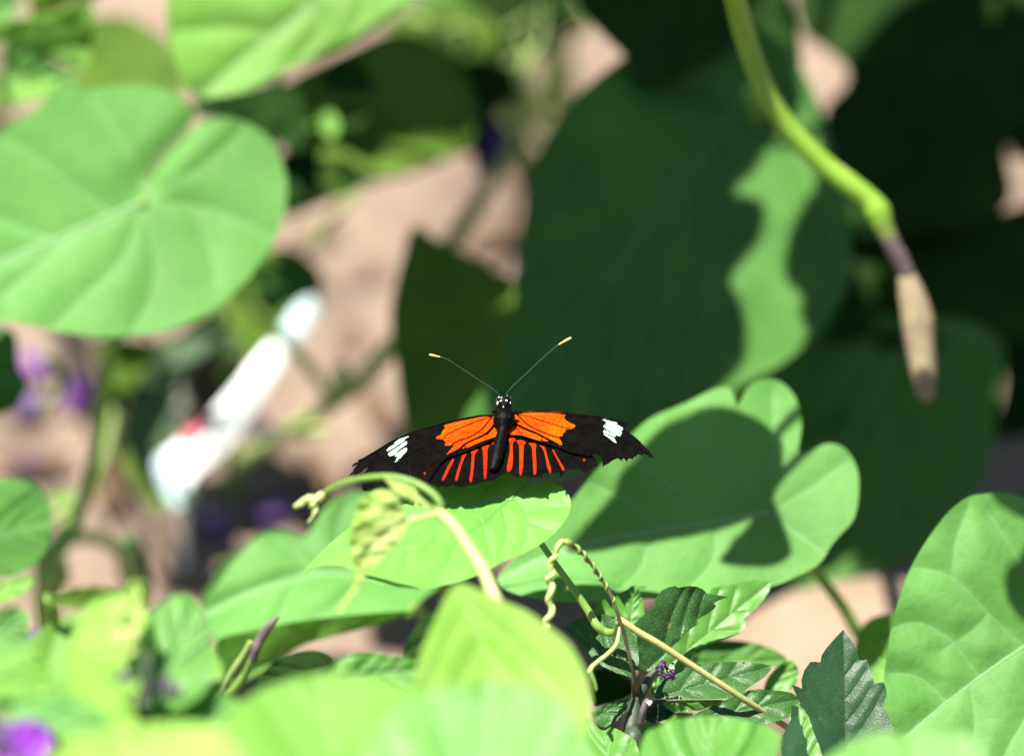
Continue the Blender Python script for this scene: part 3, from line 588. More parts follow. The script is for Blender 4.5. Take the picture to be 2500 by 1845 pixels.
leaf('leaf', ev, FV([(1865, 1440), (1875, 1385), (1905, 1350), (1960, 1345), (2010, 1400), (1990, 1480), (1930, 1520), (1880, 1500)]), 62, 0, .4, M['fresh'], auto=((FV([(1880, 1390)])[0], FV([(1950, 1510)])[0]), dict(n=3)))

# ------------------------------------------------------------------ large leaf bottom right
hv = empty('broad_leaf_vine', ground_under(P(2650, 1700, 40)), 'vine with the large quilted green leaf at the lower right edge', 'vine')
ho = FV([(2146, 1080), (2120, 1084), (2080, 1112), (2040, 1160), (2000, 1222), (1970, 1290), (1946, 1380), (1932, 1480), (1926, 1560), (1945, 1640), (1990, 1720), (2080, 1790), (2250, 1800), (2420, 1700), (2480, 1550), (2470, 1400), (2420, 1250), (2340, 1150), (2240, 1090), (2190, 1076)])
leaf('leaf', hv, ho, 22, .08, .35, M['heart'], veins=[(FV([(2440, 1300), (2350, 1350), (2238, 1412), (2100, 1510), (1985, 1605), (1950, 1650)]), 5.5)] + [(FV(q), 3.0) for q in ([(2238, 1412), (2160, 1340), (2080, 1260), (2000, 1240)], [(2140, 1480), (2080, 1400), (2010, 1360), (1955, 1370)], [(2300, 1375), (2230, 1230), (2160, 1120)], [(2070, 1535), (2010, 1480), (1945, 1470)], [(2120, 1497), (2130, 1600), (2080, 1700)], [(2238, 1412), (2260, 1520), (2200, 1640), (2150, 1760)], [(2160, 1340), (2120, 1380), (2060, 1420)], [(2080, 1260), (2090, 1180), (2120, 1100)])], fold=.1, quilt=1.5, wave=.9, cx=2350, cy=1560, midrib=.38)
tube('leaf_stalk', [P(2730, 1452, 23), P(2780, 1520, 40), ground_under(P(2760, 1700, 50))], [1.2, 1.4, 1.8], M['stem'], hv)
HV_SHADE = [[(2162, 1070), (2186, 1126), (2240, 1166), (2330, 1200), (2420, 1130), (2330, 1030), (2220, 1020)], [(2202, 1300), (2224, 1236), (2290, 1196), (2380, 1240), (2380, 1350), (2300, 1392), (2226, 1358)]]
fg = empty('foreground_leaf_plant', ground_under(P(2250, 1950, -60)), 'blurred yellow-green rounded leaf in front at the lower right', 'plant')
leaf('leaf', fg, FV([(1760, 1740), (1790, 1675), (1835, 1635), (1885, 1606), (1930, 1596), (1985, 1608), (2040, 1592), (2100, 1596), (2150, 1640), (2170, 1730), (2120, 1830), (1980, 1860), (1840, 1830)]), -112, 0, .5, M['fore'], auto=((FV([(2040, 1850)])[0], FV([(1990, 1610)])[0]), dict(n=4, w=6)), fold=.2)
tube('leaf_stalk', [P(2280, 2060, -110), P(2300, 2150, -90), ground_under(P(2300, 2150, -60))], [1.2, 1.4, 1.8], M['stem'], fg)

# ------------------------------------------------------------------ dark large-leaved plant in the shade
dvp = empty('dark_heart_leaf_plant', ground_under(P(1500, 1100, 190)), 'large dark green heart-shaped leaf in shade behind the butterfly', 'plant')
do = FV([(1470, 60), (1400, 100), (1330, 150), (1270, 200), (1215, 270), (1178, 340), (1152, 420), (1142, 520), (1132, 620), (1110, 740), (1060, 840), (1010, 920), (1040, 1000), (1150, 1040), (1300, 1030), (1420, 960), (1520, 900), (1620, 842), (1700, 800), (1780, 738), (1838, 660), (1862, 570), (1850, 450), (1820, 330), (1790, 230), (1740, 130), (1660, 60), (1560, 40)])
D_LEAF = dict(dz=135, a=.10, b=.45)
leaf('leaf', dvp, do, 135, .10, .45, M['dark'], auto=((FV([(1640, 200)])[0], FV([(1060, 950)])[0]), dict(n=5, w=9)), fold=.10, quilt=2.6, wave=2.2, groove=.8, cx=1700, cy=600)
tube('leaf_stalk', [P(1832, 223, 139), P(1860, 420, 170), P(1800, 900, 240), ground_under(P(1800, 900, 240))], [2, 2.2, 2.6, 3], M['stem'], dvp)
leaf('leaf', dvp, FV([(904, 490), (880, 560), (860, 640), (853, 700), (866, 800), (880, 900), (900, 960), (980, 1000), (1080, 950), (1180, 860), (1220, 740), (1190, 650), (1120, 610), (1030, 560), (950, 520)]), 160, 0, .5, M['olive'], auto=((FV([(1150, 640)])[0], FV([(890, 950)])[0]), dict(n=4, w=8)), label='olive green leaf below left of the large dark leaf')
tube('leaf_stalk', [P(1285, 715, 160), P(1330, 800, 190), ground_under(P(1330, 800, 220))], [1.5, 1.8, 2.2], M['stem'], dvp)

# ------------------------------------------------------------------ deep shade leaves at the right
fp = empty('shade_plant', ground_under(P(2150, 1100, 210)), 'nearly black broad-leaved plant in deep shade at the right', 'plant')
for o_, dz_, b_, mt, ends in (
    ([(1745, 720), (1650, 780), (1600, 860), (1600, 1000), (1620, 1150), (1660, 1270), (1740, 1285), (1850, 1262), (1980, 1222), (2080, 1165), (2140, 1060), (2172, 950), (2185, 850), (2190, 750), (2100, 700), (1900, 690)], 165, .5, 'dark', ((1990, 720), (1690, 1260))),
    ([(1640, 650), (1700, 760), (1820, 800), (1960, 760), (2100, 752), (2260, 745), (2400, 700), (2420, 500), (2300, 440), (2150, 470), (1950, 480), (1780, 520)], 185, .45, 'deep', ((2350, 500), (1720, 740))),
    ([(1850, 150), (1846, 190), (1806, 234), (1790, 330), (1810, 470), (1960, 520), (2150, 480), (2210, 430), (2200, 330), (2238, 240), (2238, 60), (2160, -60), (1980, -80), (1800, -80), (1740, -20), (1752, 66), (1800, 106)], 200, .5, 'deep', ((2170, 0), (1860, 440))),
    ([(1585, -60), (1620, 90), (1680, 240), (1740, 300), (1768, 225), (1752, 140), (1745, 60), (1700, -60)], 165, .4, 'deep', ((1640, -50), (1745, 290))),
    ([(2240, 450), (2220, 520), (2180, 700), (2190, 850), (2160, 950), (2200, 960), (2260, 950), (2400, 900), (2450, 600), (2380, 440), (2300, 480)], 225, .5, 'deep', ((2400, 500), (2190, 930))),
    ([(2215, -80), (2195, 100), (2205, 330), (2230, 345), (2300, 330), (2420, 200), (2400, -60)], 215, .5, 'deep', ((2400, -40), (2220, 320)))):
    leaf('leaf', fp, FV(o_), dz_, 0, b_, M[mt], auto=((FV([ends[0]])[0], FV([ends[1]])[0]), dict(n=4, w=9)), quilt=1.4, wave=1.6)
    e = P(*FV([ends[0]])[0], dz_); tube('leaf_stalk', [e, e * .5 + ground_under(e, .01, .04) * .5 + np.array([0, .01, .01]), ground_under(e, .01, .04)], [1.6, 2, 2.6], M['stem'], fp)
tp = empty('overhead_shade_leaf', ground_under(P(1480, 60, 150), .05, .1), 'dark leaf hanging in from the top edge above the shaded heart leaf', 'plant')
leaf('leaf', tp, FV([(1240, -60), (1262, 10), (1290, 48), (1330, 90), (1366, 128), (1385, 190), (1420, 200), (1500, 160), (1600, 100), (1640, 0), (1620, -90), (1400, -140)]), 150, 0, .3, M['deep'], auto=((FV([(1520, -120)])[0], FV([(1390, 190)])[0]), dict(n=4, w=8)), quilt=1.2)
e = P(*FV([(1520, -120)])[0], 150); tube('leaf_stalk', [e, e + np.array([.02, .06, .03]), ground_under(P(1480, 60, 150), .05, .1)], [1.5, 2, 3], M['stem'], tp)

# ------------------------------------------------------------------ hanging stalk and the canopy leaves, unseen and shaped to cast shade
hp = empty('hanging_vine', (.36, .42, 0), 'bright green curved stalk hanging from above with a dry brown tip', 'vine')
hs = FV([(1560, -160, 12), (1590, -60, 44), (1607, 0, 60), (1625, 70, 68), (1660, 170, 74), (1710, 262, 78), (1790, 350, 80), (1850, 398, 80), (1895, 432, 80), (1918, 462, 80), (1930, 496, 80)])
tube('stalk', W(hs), [2.6, 2.6, 2.7, 2.7, 2.6, 2.6, 2.7, 2.8, 2.6, 3.3, 2.5], M['stemg'], hp, 14)
tube('node', W(FV([(1926, 484, 80), (1935, 505, 80), (1944, 522, 80)])), [2.6, 2.5, 2.3], M['stemnode'], hp, 12)
tube('joint', W(FV([(1939, 514, 80), (1950, 535, 80), (1964, 562, 81), (1982, 600, 82)])), [2.3, 2.2, 2.4, 2.1], M['twigpurple'], hp, 12, label='purplish brown joint of the stalk')
tube('dry_tip', W(FV([(1974, 582, 82), (1992, 640, 83), (2006, 700, 84), (2012, 760, 84), (2020, 820, 84), (2024, 868, 84)])), [1.6, 3.4, 4.2, 3.7, 3.2, 2.0], M['drytip'], hp, 14, label='dry tan spindle-shaped tip of the stalk')
def added_canopy(poly, dz, a, b, t, cx=None, cy=None, mat='dark', parent=None):  # unseen leaf added out of frame, cut to the shadow it casts
    return leaf('leaf', parent or hp, FV(poly), dz, a, b, M[mat], auto=((FV([poly[0]])[0], FV([poly[len(poly) // 2]])[0]), dict(n=4, w=9)), quilt=.6, wave=.3, shift=SUN * t * 1e-3, cx=cx, cy=cy)
cl = []
cl.append(added_canopy([(1500, -40), (1300, 30), (1150, 250), (1080, 500), (1050, 800), (1150, 1080), (1400, 1060), (1560, 930), (1632, 850), (1645, 800), (1638, 720), (1608, 655), (1622, 625), (1672, 555), (1682, 482), (1640, 455), (1608, 438), (1662, 390), (1700, 300), (1760, 240), (1700, 60)], 135, .1, .45, 260, 1700, 600))
cl.append(added_canopy([(2000, 60), (1810, 200), (1800, 380), (1770, 470), (1728, 600), (1732, 662), (1768, 706), (1762, 745), (1800, 790), (1900, 760), (2050, 600), (2120, 350)], 135, .1, .45, 230, 1700, 600))
cl.append(added_canopy([(1704, 948), (1645, 912), (1560, 893), (1468, 916), (1390, 990), (1320, 1088), (1232, 1184), (1400, 1168), (1500, 1152), (1602, 1124), (1672, 1082), (1706, 1010)], 45, .05, .55, 215))
cl.append(added_canopy([(1698, 1128), (1672, 1165), (1636, 1222), (1590, 1285), (1690, 1300), (1745, 1275), (1735, 1220)], 45, .05, .55, 230))
cl.append(added_canopy([(866, 800), (1000, 752), (1150, 705), (1230, 725), (1240, 850), (1150, 1000), (1000, 1040), (860, 950)], 160, 0, .5, 320))
cl.append(added_canopy([(1880, 1300), (1960, 1150), (2060, 1060), (2180, 960), (2240, 1000), (2200, 1180), (2050, 1290)], 165, 0, .5, 320))
cl.append(added_canopy([(2300, -100), (2000, -50), (1820, 150), (1800, 350), (2000, 520), (2300, 560), (2600, 400), (2600, 50)], 195, 0, .45, 330))
cl.append(added_canopy([(2500, 300), (2200, 420), (2050, 600), (2100, 850), (2250, 940), (2550, 900), (2700, 600)], 200, 0, .45, 300))
top = np.array([.17, .22, .45])
vp = [np.array([.36, .42, -.004]), np.array([.33, .40, .25]), top, np.array([.13, .10, .42]), P(1560 * 1.117, -160 * 1.117, 12)]
tube('main_stem', vp, [4, 3.6, 3.2, 3, 2.6], M['stem'], hp, 12, 10)
for o_ in cl:  # stalks tying the added shadow-casting leaves to the stem
    me = o_.data; b0 = np.array(o_.matrix_world.translation) * 0 + base_of(hp); co = np.array([v.co for v in me.vertices]) + b0
    c = co[np.argmin(np.linalg.norm(co - top, axis=1))]
    tube('leaf_stalk', [top, (top + c) / 2 + np.array([0, 0, .03]), c], [1.6, 1.4, 1.2], M['stem'], hp, 8, 6)
#PART3

for q_, t_ in zip(HV_SHADE, (225, 240)):  # added unseen leaves that shade the large lower right leaf
    o_ = added_canopy(q_, 22, .08, .35, t_, 2350, 1560, parent=hv); co = np.array([v.co for v in o_.data.vertices]) + base_of(hv); tp_ = P(2780, 1520, 40) + np.array([.03, -.01, .15])
    c = co[np.argmin(np.linalg.norm(co - tp_, axis=1))]; tube('leaf_stalk', [P(2780, 1520, 40), tp_, (tp_ + c) / 2 + np.array([.02, 0, .04]), c], [1.6, 1.5, 1.3, 1.1], M['stem'], hv, 8, 6)
# ------------------------------------------------------------------ heart-leaved vine at the left
lv = empty('heart_leaf_vine', ground_under(P(120, 1150, 140)), 'vine with two large sunlit heart-shaped leaves at the upper left', 'vine')
l1 = FV([(-160, 400), (-80, 335), (0, 288), (50, 256), (100, 226), (150, 206), (200, 194), (260, 187), (320, 188), (372, 202), (404, 220), (422, 238), (426, 256), (412, 281), (391, 303), (354, 341), (323, 383), (312, 436), (325, 385), (357, 343), (395, 304), (421, 283), (448, 267), (484, 257), (520, 261), (558, 279), (590, 303), (612, 342), (626, 390), (627, 432), (615, 490), (590, 542), (550, 600), (500, 650), (450, 688), (400, 710), (340, 726), (270, 735), (200, 735), (150, 728), (100, 718), (50, 708), (0, 702), (-100, 690), (-250, 640), (-320, 600), (-240, 520)])
def slit(x, y):
    x, y = x / 1.117, y / 1.117
    sd = x - np.interp(y, [250, 264, 284, 303, 341, 383, 436, 460], [436, 431, 414, 393, 355, 324, 312, 310]); k = np.clip((442 - y) / 45, 0, 1) * np.clip((y - 235) / 25, 0, 1)
    return k * np.where(sd > 0, 9.0 * np.exp(-np.abs(sd) / 30) - 4.0 * np.exp(-(sd / 95) ** 2), 2.5 * np.exp(-(sd / 40) ** 2))
leaf('leaf', lv, l1, 100, .12, .38, M['heart'], veins=[(FV([(312, 440), (200, 492), (100, 532), (0, 572), (-150, 610), (-310, 600)]), 12)] + [(FV(q), 5) for q in ([(312, 440), (300, 380), (250, 290), (200, 210)], [(250, 468), (150, 400), (60, 330), (0, 300)], [(312, 440), (400, 390), (480, 330), (530, 280)], [(312, 440), (420, 450), (520, 480), (595, 520)], [(310, 442), (340, 560), (330, 650), (290, 720)], [(312, 440), (270, 560), (180, 650), (120, 710)], [(420, 450), (460, 540), (470, 620)], [(150, 512), (60, 600), (0, 650)], [(120, 524), (0, 480), (-100, 440)])],
     fold=.05, quilt=.7, wave=.9, groove=.35, fn=slit, cx=300, cy=500, midrib=.6, label='large sunlit heart-shaped leaf at the left edge')
tube('leaf_stalk', [P(349, 491, 101), P(345, 560, 108), P(300, 760, 112), P(262, 900, 122), P(245, 1010, 128), P(222, 1150, 134), P(180, 1290, 138), P(130, 1420, 140)] + [ground_under(P(120, 1450, 142))], [1.4, 1.5, 1.6, 1.6, 1.7, 1.8, 1.9, 2], M['stem'], lv)
leaf('leaf', lv, FV([(372, -120), (365, 0), (366, 60), (375, 112), (390, 160), (410, 193), (432, 210), (470, 213), (530, 204), (570, 184), (610, 160), (660, 141), (720, 120), (780, 90), (838, 52), (890, 5), (950, -70), (900, -130), (760, -170), (520, -170), (410, -150)]), 120, .0, .30, M['fresh'],
     veins=[(FV([(850, -120), (780, -80), (690, 0), (600, 75), (520, 140), (440, 208)]), 9)] + [(FV(q), 5) for q in ([(780, -80), (800, 0), (770, 70), (740, 112)], [(690, 0), (700, 60), (650, 130)], [(780, -80), (640, -120), (480, -150)], [(690, 0), (560, -30), (400, -60)], [(600, 75), (500, 60), (385, 70)])], fold=.14, quilt=1.2, wave=1.3, midrib=.5, label='bright green pointed leaf hanging in from the top edge')
tube('leaf_stalk', [P(950, -134, 121), P(1000, -100, 145), P(700, 130, 170), P(676, 300, 182), P(560, 700, 210), ground_under(P(540, 720, 215))], [1.3, 1.4, 1.5, 1.6, 2, 2.2], M['stem'], lv)

# folded leaves behind, in the upper left corner
cv_ = empty('corner_vine', gpx(80, 560), 'blurred folded green leaves in the upper left corner', 'vine')
def fold2(x, y): return 0 * x
for o_, dz_, b_, mt, ends in (
    ([(-200, 330), (-60, 275), (100, 250), (330, 200), (700, 130), (960, 70), (1030, 180), (1000, 500), (960, 700), (850, 790), (780, 740), (640, 660), (480, 600), (300, 540), (180, 470), (-60, 480), (-200, 440)], 128, -.25, 'fresh', ((-150, 390), (860, 760))),
    ([(930, 280), (1150, 190), (1400, 190), (1650, 330), (1880, 520), (2000, 780), (1990, 1050), (1700, 1100), (1300, 1080), (900, 1060), (850, 840), (940, 620)], 185, .9, 'olive', ((1900, 1000), (950, 300))),
    ([(100, 420), (200, 470), (420, 560), (640, 680), (800, 790), (900, 950), (750, 1100), (300, 1080), (60, 900), (40, 620)], 158, .3, 'dark', ((80, 800), (850, 950))),
    ([(-200, 860), (60, 870), (300, 850), (520, 840), (640, 880), (560, 980), (420, 1080), (150, 1130), (-200, 1120)], 145, .6, 'fresh', ((-180, 990), (600, 870))),
    ([(300, -150), (330, 60), (380, 190), (560, 160), (800, 90), (1000, 40), (1050, -150)], 152, .2, 'olive', ((340, 180), (1000, -50))),
    ([(-200, -100), (-200, 240), (0, 280), (150, 200), (210, 0), (190, -120)], 190, .2, 'strapleaf', ((-180, 80), (190, 0)))):
    m_ = M['heart'] if mt == 'strapleaf' else M[mt]
    leaf('leaf', cv_, ZE(o_), dz_, 0, b_, m_, auto=((ZE([ends[0]])[0], ZE([ends[1]])[0]), dict(n=3, w=8)), quilt=1.0, wave=1.4, fold=.15)
    e = P(*ZE([ends[0]])[0], dz_); tube('leaf_stalk', [e, e * .6 + gpx(80, 560) * .4 + np.array([-.01, .02, 0]), gpx(80, 560)], [1, 1.3, 2], M['stem'], cv_, 8)

# ------------------------------------------------------------------ olive shrub behind, top centre
GB = gpx(1400, 420)
ob_ = empty('olive_shrub', GB, 'blurred dark olive shrub with twiggy top behind the upper centre', 'shrub')
for o_, dz_, b_, mt, ends in (  # 'deep' leaves carry painted shade where the sun gets through
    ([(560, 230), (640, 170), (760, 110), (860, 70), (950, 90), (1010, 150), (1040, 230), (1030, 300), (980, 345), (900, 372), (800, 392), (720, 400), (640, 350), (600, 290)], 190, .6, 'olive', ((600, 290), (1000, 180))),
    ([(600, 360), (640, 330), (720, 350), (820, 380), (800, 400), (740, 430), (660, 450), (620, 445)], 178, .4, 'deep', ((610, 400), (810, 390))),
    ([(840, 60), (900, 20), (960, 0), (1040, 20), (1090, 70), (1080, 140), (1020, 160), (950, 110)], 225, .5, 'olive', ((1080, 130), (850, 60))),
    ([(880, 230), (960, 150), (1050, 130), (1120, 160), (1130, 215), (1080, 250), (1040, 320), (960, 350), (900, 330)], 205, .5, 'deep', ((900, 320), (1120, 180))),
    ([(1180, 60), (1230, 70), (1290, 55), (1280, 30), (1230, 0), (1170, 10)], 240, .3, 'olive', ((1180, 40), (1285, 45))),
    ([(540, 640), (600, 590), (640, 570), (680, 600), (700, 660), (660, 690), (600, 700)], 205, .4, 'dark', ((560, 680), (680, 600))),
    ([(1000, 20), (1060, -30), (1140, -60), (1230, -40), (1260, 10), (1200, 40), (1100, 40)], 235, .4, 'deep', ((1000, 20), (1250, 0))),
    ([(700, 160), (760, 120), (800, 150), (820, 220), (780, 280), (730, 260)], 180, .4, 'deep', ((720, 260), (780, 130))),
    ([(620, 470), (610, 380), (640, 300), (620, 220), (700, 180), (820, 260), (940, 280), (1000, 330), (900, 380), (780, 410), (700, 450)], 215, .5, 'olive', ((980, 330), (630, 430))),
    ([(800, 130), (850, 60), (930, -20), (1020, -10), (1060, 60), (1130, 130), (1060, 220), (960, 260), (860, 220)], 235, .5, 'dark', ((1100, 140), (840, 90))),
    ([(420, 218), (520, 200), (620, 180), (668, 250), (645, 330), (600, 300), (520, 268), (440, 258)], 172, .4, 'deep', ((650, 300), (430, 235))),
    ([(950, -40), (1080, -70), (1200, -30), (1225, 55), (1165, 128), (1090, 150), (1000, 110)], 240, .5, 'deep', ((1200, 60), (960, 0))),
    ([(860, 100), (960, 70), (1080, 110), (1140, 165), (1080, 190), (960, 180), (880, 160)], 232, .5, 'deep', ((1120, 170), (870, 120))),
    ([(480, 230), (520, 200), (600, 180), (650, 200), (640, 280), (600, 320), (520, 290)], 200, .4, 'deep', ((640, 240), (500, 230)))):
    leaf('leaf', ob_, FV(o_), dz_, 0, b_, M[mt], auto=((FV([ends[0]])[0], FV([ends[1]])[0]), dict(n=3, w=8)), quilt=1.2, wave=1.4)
    e = P(*FV([ends[0]])[0], dz_); tube('leaf_stalk', [e, e * .5 + GB * .5 + np.array([0, .01, .03]), GB + np.array([random.uniform(-.02, .02), 0, 0])], [1, 1.4, 2.2], M['stem'], ob_, 8)
for q, r_ in (([(1020, 330, 240), (1060, 200, 225), (1100, 120, 215), (1090, 0, 205), (1110, -60, 200)], 1.6), ([(940, 100, 210), (1000, 60, 220), (1060, 90, 225), (1120, 60, 230), (1180, 20, 235)], 1.2), ([(1080, 160, 220), (1130, 130, 230), (1200, 110, 240), (1290, 60, 245)], 1.1), ([(900, 40, 215), (960, 70, 215), (1020, 150, 220), (1080, 170, 220)], 1.3), ([(1150, 200, 225), (1150, 140, 228), (1180, 90, 232), (1190, 0, 235)], 1.2), ([(1095, 230, 225), (1140, 190, 228), (1155, 130, 230), (1120, 60, 232)], 1.3)):
    tube('twig', W(FV(q)), [r_, r_ * .8, r_ * .6], M['vinegrey'], ob_, 8)
vb = FV([(1040, 228), (1075, 245), (1105, 285), (1112, 310), (1092, 340), (1062, 376), (1040, 378), (1034, 330), (1032, 270)])
leaf('drooping_flower', ob_, vb, 205, .2, .2, M['violet'], veins=[(FV([(1050, 235), (1060, 300), (1050, 372)]), 6)], fold=-.4, quilt=.4, label='dark violet drooping flower')
lb = FV([(700, 255), (716, 240), (738, 262), (740, 290), (722, 302), (705, 285)])
leaf('bright_leaflet', ob_, lb, 172, 0, .4, M['fresh'], veins=[(FV([(716, 242), (722, 300)]), 5)])

for q_, t_ in (([(860, 260), (960, 200), (1080, 200), (1110, 300), (1000, 400), (880, 430), (780, 390)], 310), ([(540, 320), (620, 140), (800, 40), (950, 40), (1030, 180), (1010, 340), (860, 380), (680, 350)], 270), ([(860, 20), (1000, -60), (1150, -40), (1160, 90), (1080, 200), (1010, 330), (900, 300), (840, 160)], 300), ([(560, 490), (580, 360), (690, 280), (840, 300), (890, 390), (780, 450), (680, 480)], 290)):  # unseen leaves added above the olive shrub to shade it
    o_ = added_canopy(q_, 200, 0, .5, t_, parent=lv); co = np.array([v.co for v in o_.data.vertices]) + base_of(lv); tp_ = P(1000, -100, 145)
    c = co[np.argmin(np.linalg.norm(co - tp_, axis=1))]; tube('leaf_stalk', [tp_, (tp_ + c) / 2 + np.array([.01, .02, .02]), c], [1.4, 1.3, 1.1], M['stem'], lv, 8, 6)
# long grey-green vine crossing the sandy gap
gv = empty('trailing_vine', ground_under(P(600, 1120, 250)), 'thin grey-green vine slanting across the sandy gap left of the butterfly', 'vine')
tube('stem', W(FV([(1150, 120, 238), (1130, 250, 232), (1110, 320, 226), (1060, 420, 216), (1000, 510, 206), (950, 600, 200), (905, 690, 194), (850, 762, 190), (790, 830, 188), (720, 885, 190), (640, 935, 200), (560, 985, 218), (520, 1010, 232)])) + [ground_under(P(560, 1150, 262))], [1.7, 1.8, 2.1, 2.5, 2.7, 2.7, 2.6, 2.4, 2.2, 2.1, 1.9, 1.8], M['vinegreen'], gv)
tube('side_shoot', W(FV([(722, 884, 189), (700, 838, 186), (660, 785, 182), (615, 735, 176), (570, 690, 170), (530, 640, 166), (500, 600, 160)])), [1.3, 1.4, 1.5, 1.6, 1.8, 2.0, 2.0], M['stem'], gv)
geo = [blob(P(*FV([(x, y)])[0], 186), (RT * rx * u * 1.1, UP * ry * u * 1.1, FW * rx * u), 12, 8, .3, x) for x, y, rx, ry in ((745, 820, 26, 36), (738, 848, 20, 22))]
v, f = join(geo); mk('bud', v, f, M['stempale'], gv)['label'] = 'pale yellow bud on the vine'
geo = [blob(P(*FV([(x, y)])[0], 204), (RT * rx * u, UP * ry * u, FW * rx * u), 12, 8, .3, x) for x, y, rx, ry in ((690, 938, 40, 16), (655, 948, 36, 14))]
v, f = join(geo); mk('bud', v, f, M['stempale'], gv)

# ------------------------------------------------------------------ white tag, strap leaf, red-green leaf
tg = empty('plant_tag', ground_under(P(440, 1200, 225)), 'white plastic plant tag with a pink mark and pale blue end, blurred', 'plant tag')
tgo = FV([(358, 992), (402, 955), (436, 930), (476, 884), (524, 828), (562, 780), (590, 748), (612, 750), (626, 772), (610, 800), (580, 862), (540, 930), (490, 988), (436, 1030), (405, 1072), (380, 1040)])
leaf('blade', tg, tgo, 190, .25, .1, M['white'], veins=[(FV([(380, 1040), (500, 900), (610, 760)]), 1)], fold=-.35, quilt=0, groove=0, wave=.5, thick=.8)
leaf('top_end', tg, FV([(606, 730), (630, 690), (655, 658), (685, 648), (698, 665), (690, 695), (660, 735), (628, 762)]), 196, .25, .1, M['bluewhite'], veins=[(FV([(620, 750), (690, 655)]), 1)], fold=-.3, quilt=0, groove=0, wave=.3, thick=.8, label='pale blue end of the tag')
leaf('print', tg, FV([(396, 952), (425, 925), (448, 905), (462, 915), (445, 940), (415, 962)]), 187.5, .25, .1, M['pink'], veins=[(FV([(400, 950), (455, 910)]), 1)], quilt=0, groove=0, wave=.1, thick=.3, label='pink printed mark')
leaf('lower_corner', tg, FV([(338, 1010), (362, 985), (385, 1050), (405, 1090), (385, 1110), (352, 1060)]), 192, .2, .1, M['bluewhite'], quilt=0, wave=.2, thick=.8)
tube('stake', [P(452, 1200, 196), P(446, 1260, 215), ground_under(P(440, 1290, 225))], [1.2, 1.2, 1.2], M['white'], tg, 8)
sp = empty('strap_leaf_plant', gpx(470, 900), 'curving grey-green strap leaves around a red and green leaf left of the tag', 'plant')
leaf('strap_leaf', sp, FV([(470, 680), (410, 710), (350, 765), (300, 830), (272, 890), (268, 945), (290, 1005), (335, 1070), (385, 1120), (425, 1085), (395, 1025), (375, 975), (370, 930), (382, 870), (412, 810), (450, 765), (490, 730)]), 212, .1, .3, M['strap'], veins=[(FV([(470, 705), (400, 750), (330, 850), (310, 930), (340, 1010), (395, 1100)]), 6)], fold=.4, quilt=.3)
leaf('strap_leaf', sp, FV([(480, 690), (520, 660), (570, 620), (620, 560), (660, 580), (700, 620), (690, 660), (640, 680), (600, 720), (570, 760), (530, 790), (500, 740)]), 216, 0, .3, M['strap'], auto=((FV([(510, 770)])[0], FV([(680, 600)])[0]), dict(n=2, w=6)))
leaf('red_green_leaf', sp, FV([(440, 745), (490, 720), (530, 735), (540, 790), (530, 850), (490, 900), (450, 940), (405, 935), (375, 890), (380, 830), (405, 780)]), 230, 0, .3, M['croton'], auto=((FV([(500, 730)])[0], FV([(400, 920)])[0]), dict(n=4, w=5)), label='dark red and green mottled leaf')
leaf('strap_leaf', sp, FV([(490, 640), (560, 560), (630, 540), (700, 590), (700, 640), (650, 690), (600, 750), (560, 790), (530, 760), (500, 700)]), 205, 0, .3, M['olive'], auto=((FV([(540, 780)])[0], FV([(680, 580)])[0]), dict(n=2, w=6)))
leaf('strap_leaf', sp, FV([(330, 760), (400, 720), (480, 700), (560, 720), (560, 780), (480, 800), (420, 850), (395, 930), (400, 1010), (370, 1030), (320, 960), (300, 880), (305, 810)]), 236, 0, .3, M['strap'], auto=((FV([(540, 740)])[0], FV([(390, 1010)])[0]), dict(n=2, w=6)))
leaf('strap_leaf', sp, FV([(210, 740), (270, 738), (320, 745), (350, 760), (310, 820), (270, 890), (262, 940), (290, 1010), (330, 1080), (355, 1130), (320, 1100), (270, 1020), (238, 960), (232, 880), (218, 800)]), 196, .1, .3, M['olive'], auto=((FV([(230, 750)])[0], FV([(340, 1120)])[0]), dict(n=2, w=6)))
for e_ in ((470, 700, 212), (510, 770, 216), (500, 730, 230), (340, 1110, 200)):
    e = P(*FV([e_])[0]); tube('leaf_stalk', [e, e * .5 + gpx(470, 900) * .5 + np.array([0, .02, 0]), gpx(470, 900)], [1.2, 1.6, 2.2], M['stem'], sp, 8)
# thin upright stems in the left gap
lt = empty('seedling_stems', ground_under(P(150, 1480, 170)), 'thin arching stems with a pale bud in the sandy gap at the left', 'seedling')
tube('stem', W(ZD([(450, 60, 190), (700, -300, 180), (500, -600, 170)])) , [1.2, 1.2, 1.2], M['vinegrey'], lt, 8)
tube('stem', W(ZD([(1060, 620, 176), (980, 900, 170), (780, 1180, 162), (560, 1500, 152), (440, 1750, 146)])) + [ground_under(P(90, 1460, 150))], [1.3, 1.4, 1.5, 1.7, 1.8], M['stem'], lt, 8)
tube('stem', W(ZD([(480, 1800, 150), (560, 1560, 152), (700, 1440, 154), (900, 1390, 156), (1120, 1420, 158), (1300, 1540, 160), (1420, 1700, 162)])) + [ground_under(P(330, 1450, 165))], [1.6, 1.8, 1.9, 2.0, 2.0, 1.9, 1.8], M['stempale'], lt, 8)
tube('stem', W(ZD([(450, 1250, 170), (1000, 260, 190)]))[:1] + W(ZD([(1000, 820, 184), (1200, 300, 190), (1250, 0, 192)])), [1.2, 1.3, 1.3, 1.4], M['vinegrey'], lt, 8)
geo = [blob(P(*FV([(x, y)])[0], 146), (RT * rx * u, UP * ry * u, FW * rx * u), 12, 8, .25, x) for x, y, rx, ry in ((125, 1255, 36, 52), (115, 1285, 34, 32))]
v, f = join(geo); mk('bud', v, f, M['stempale'], lt)['label'] = 'pale cream bud'
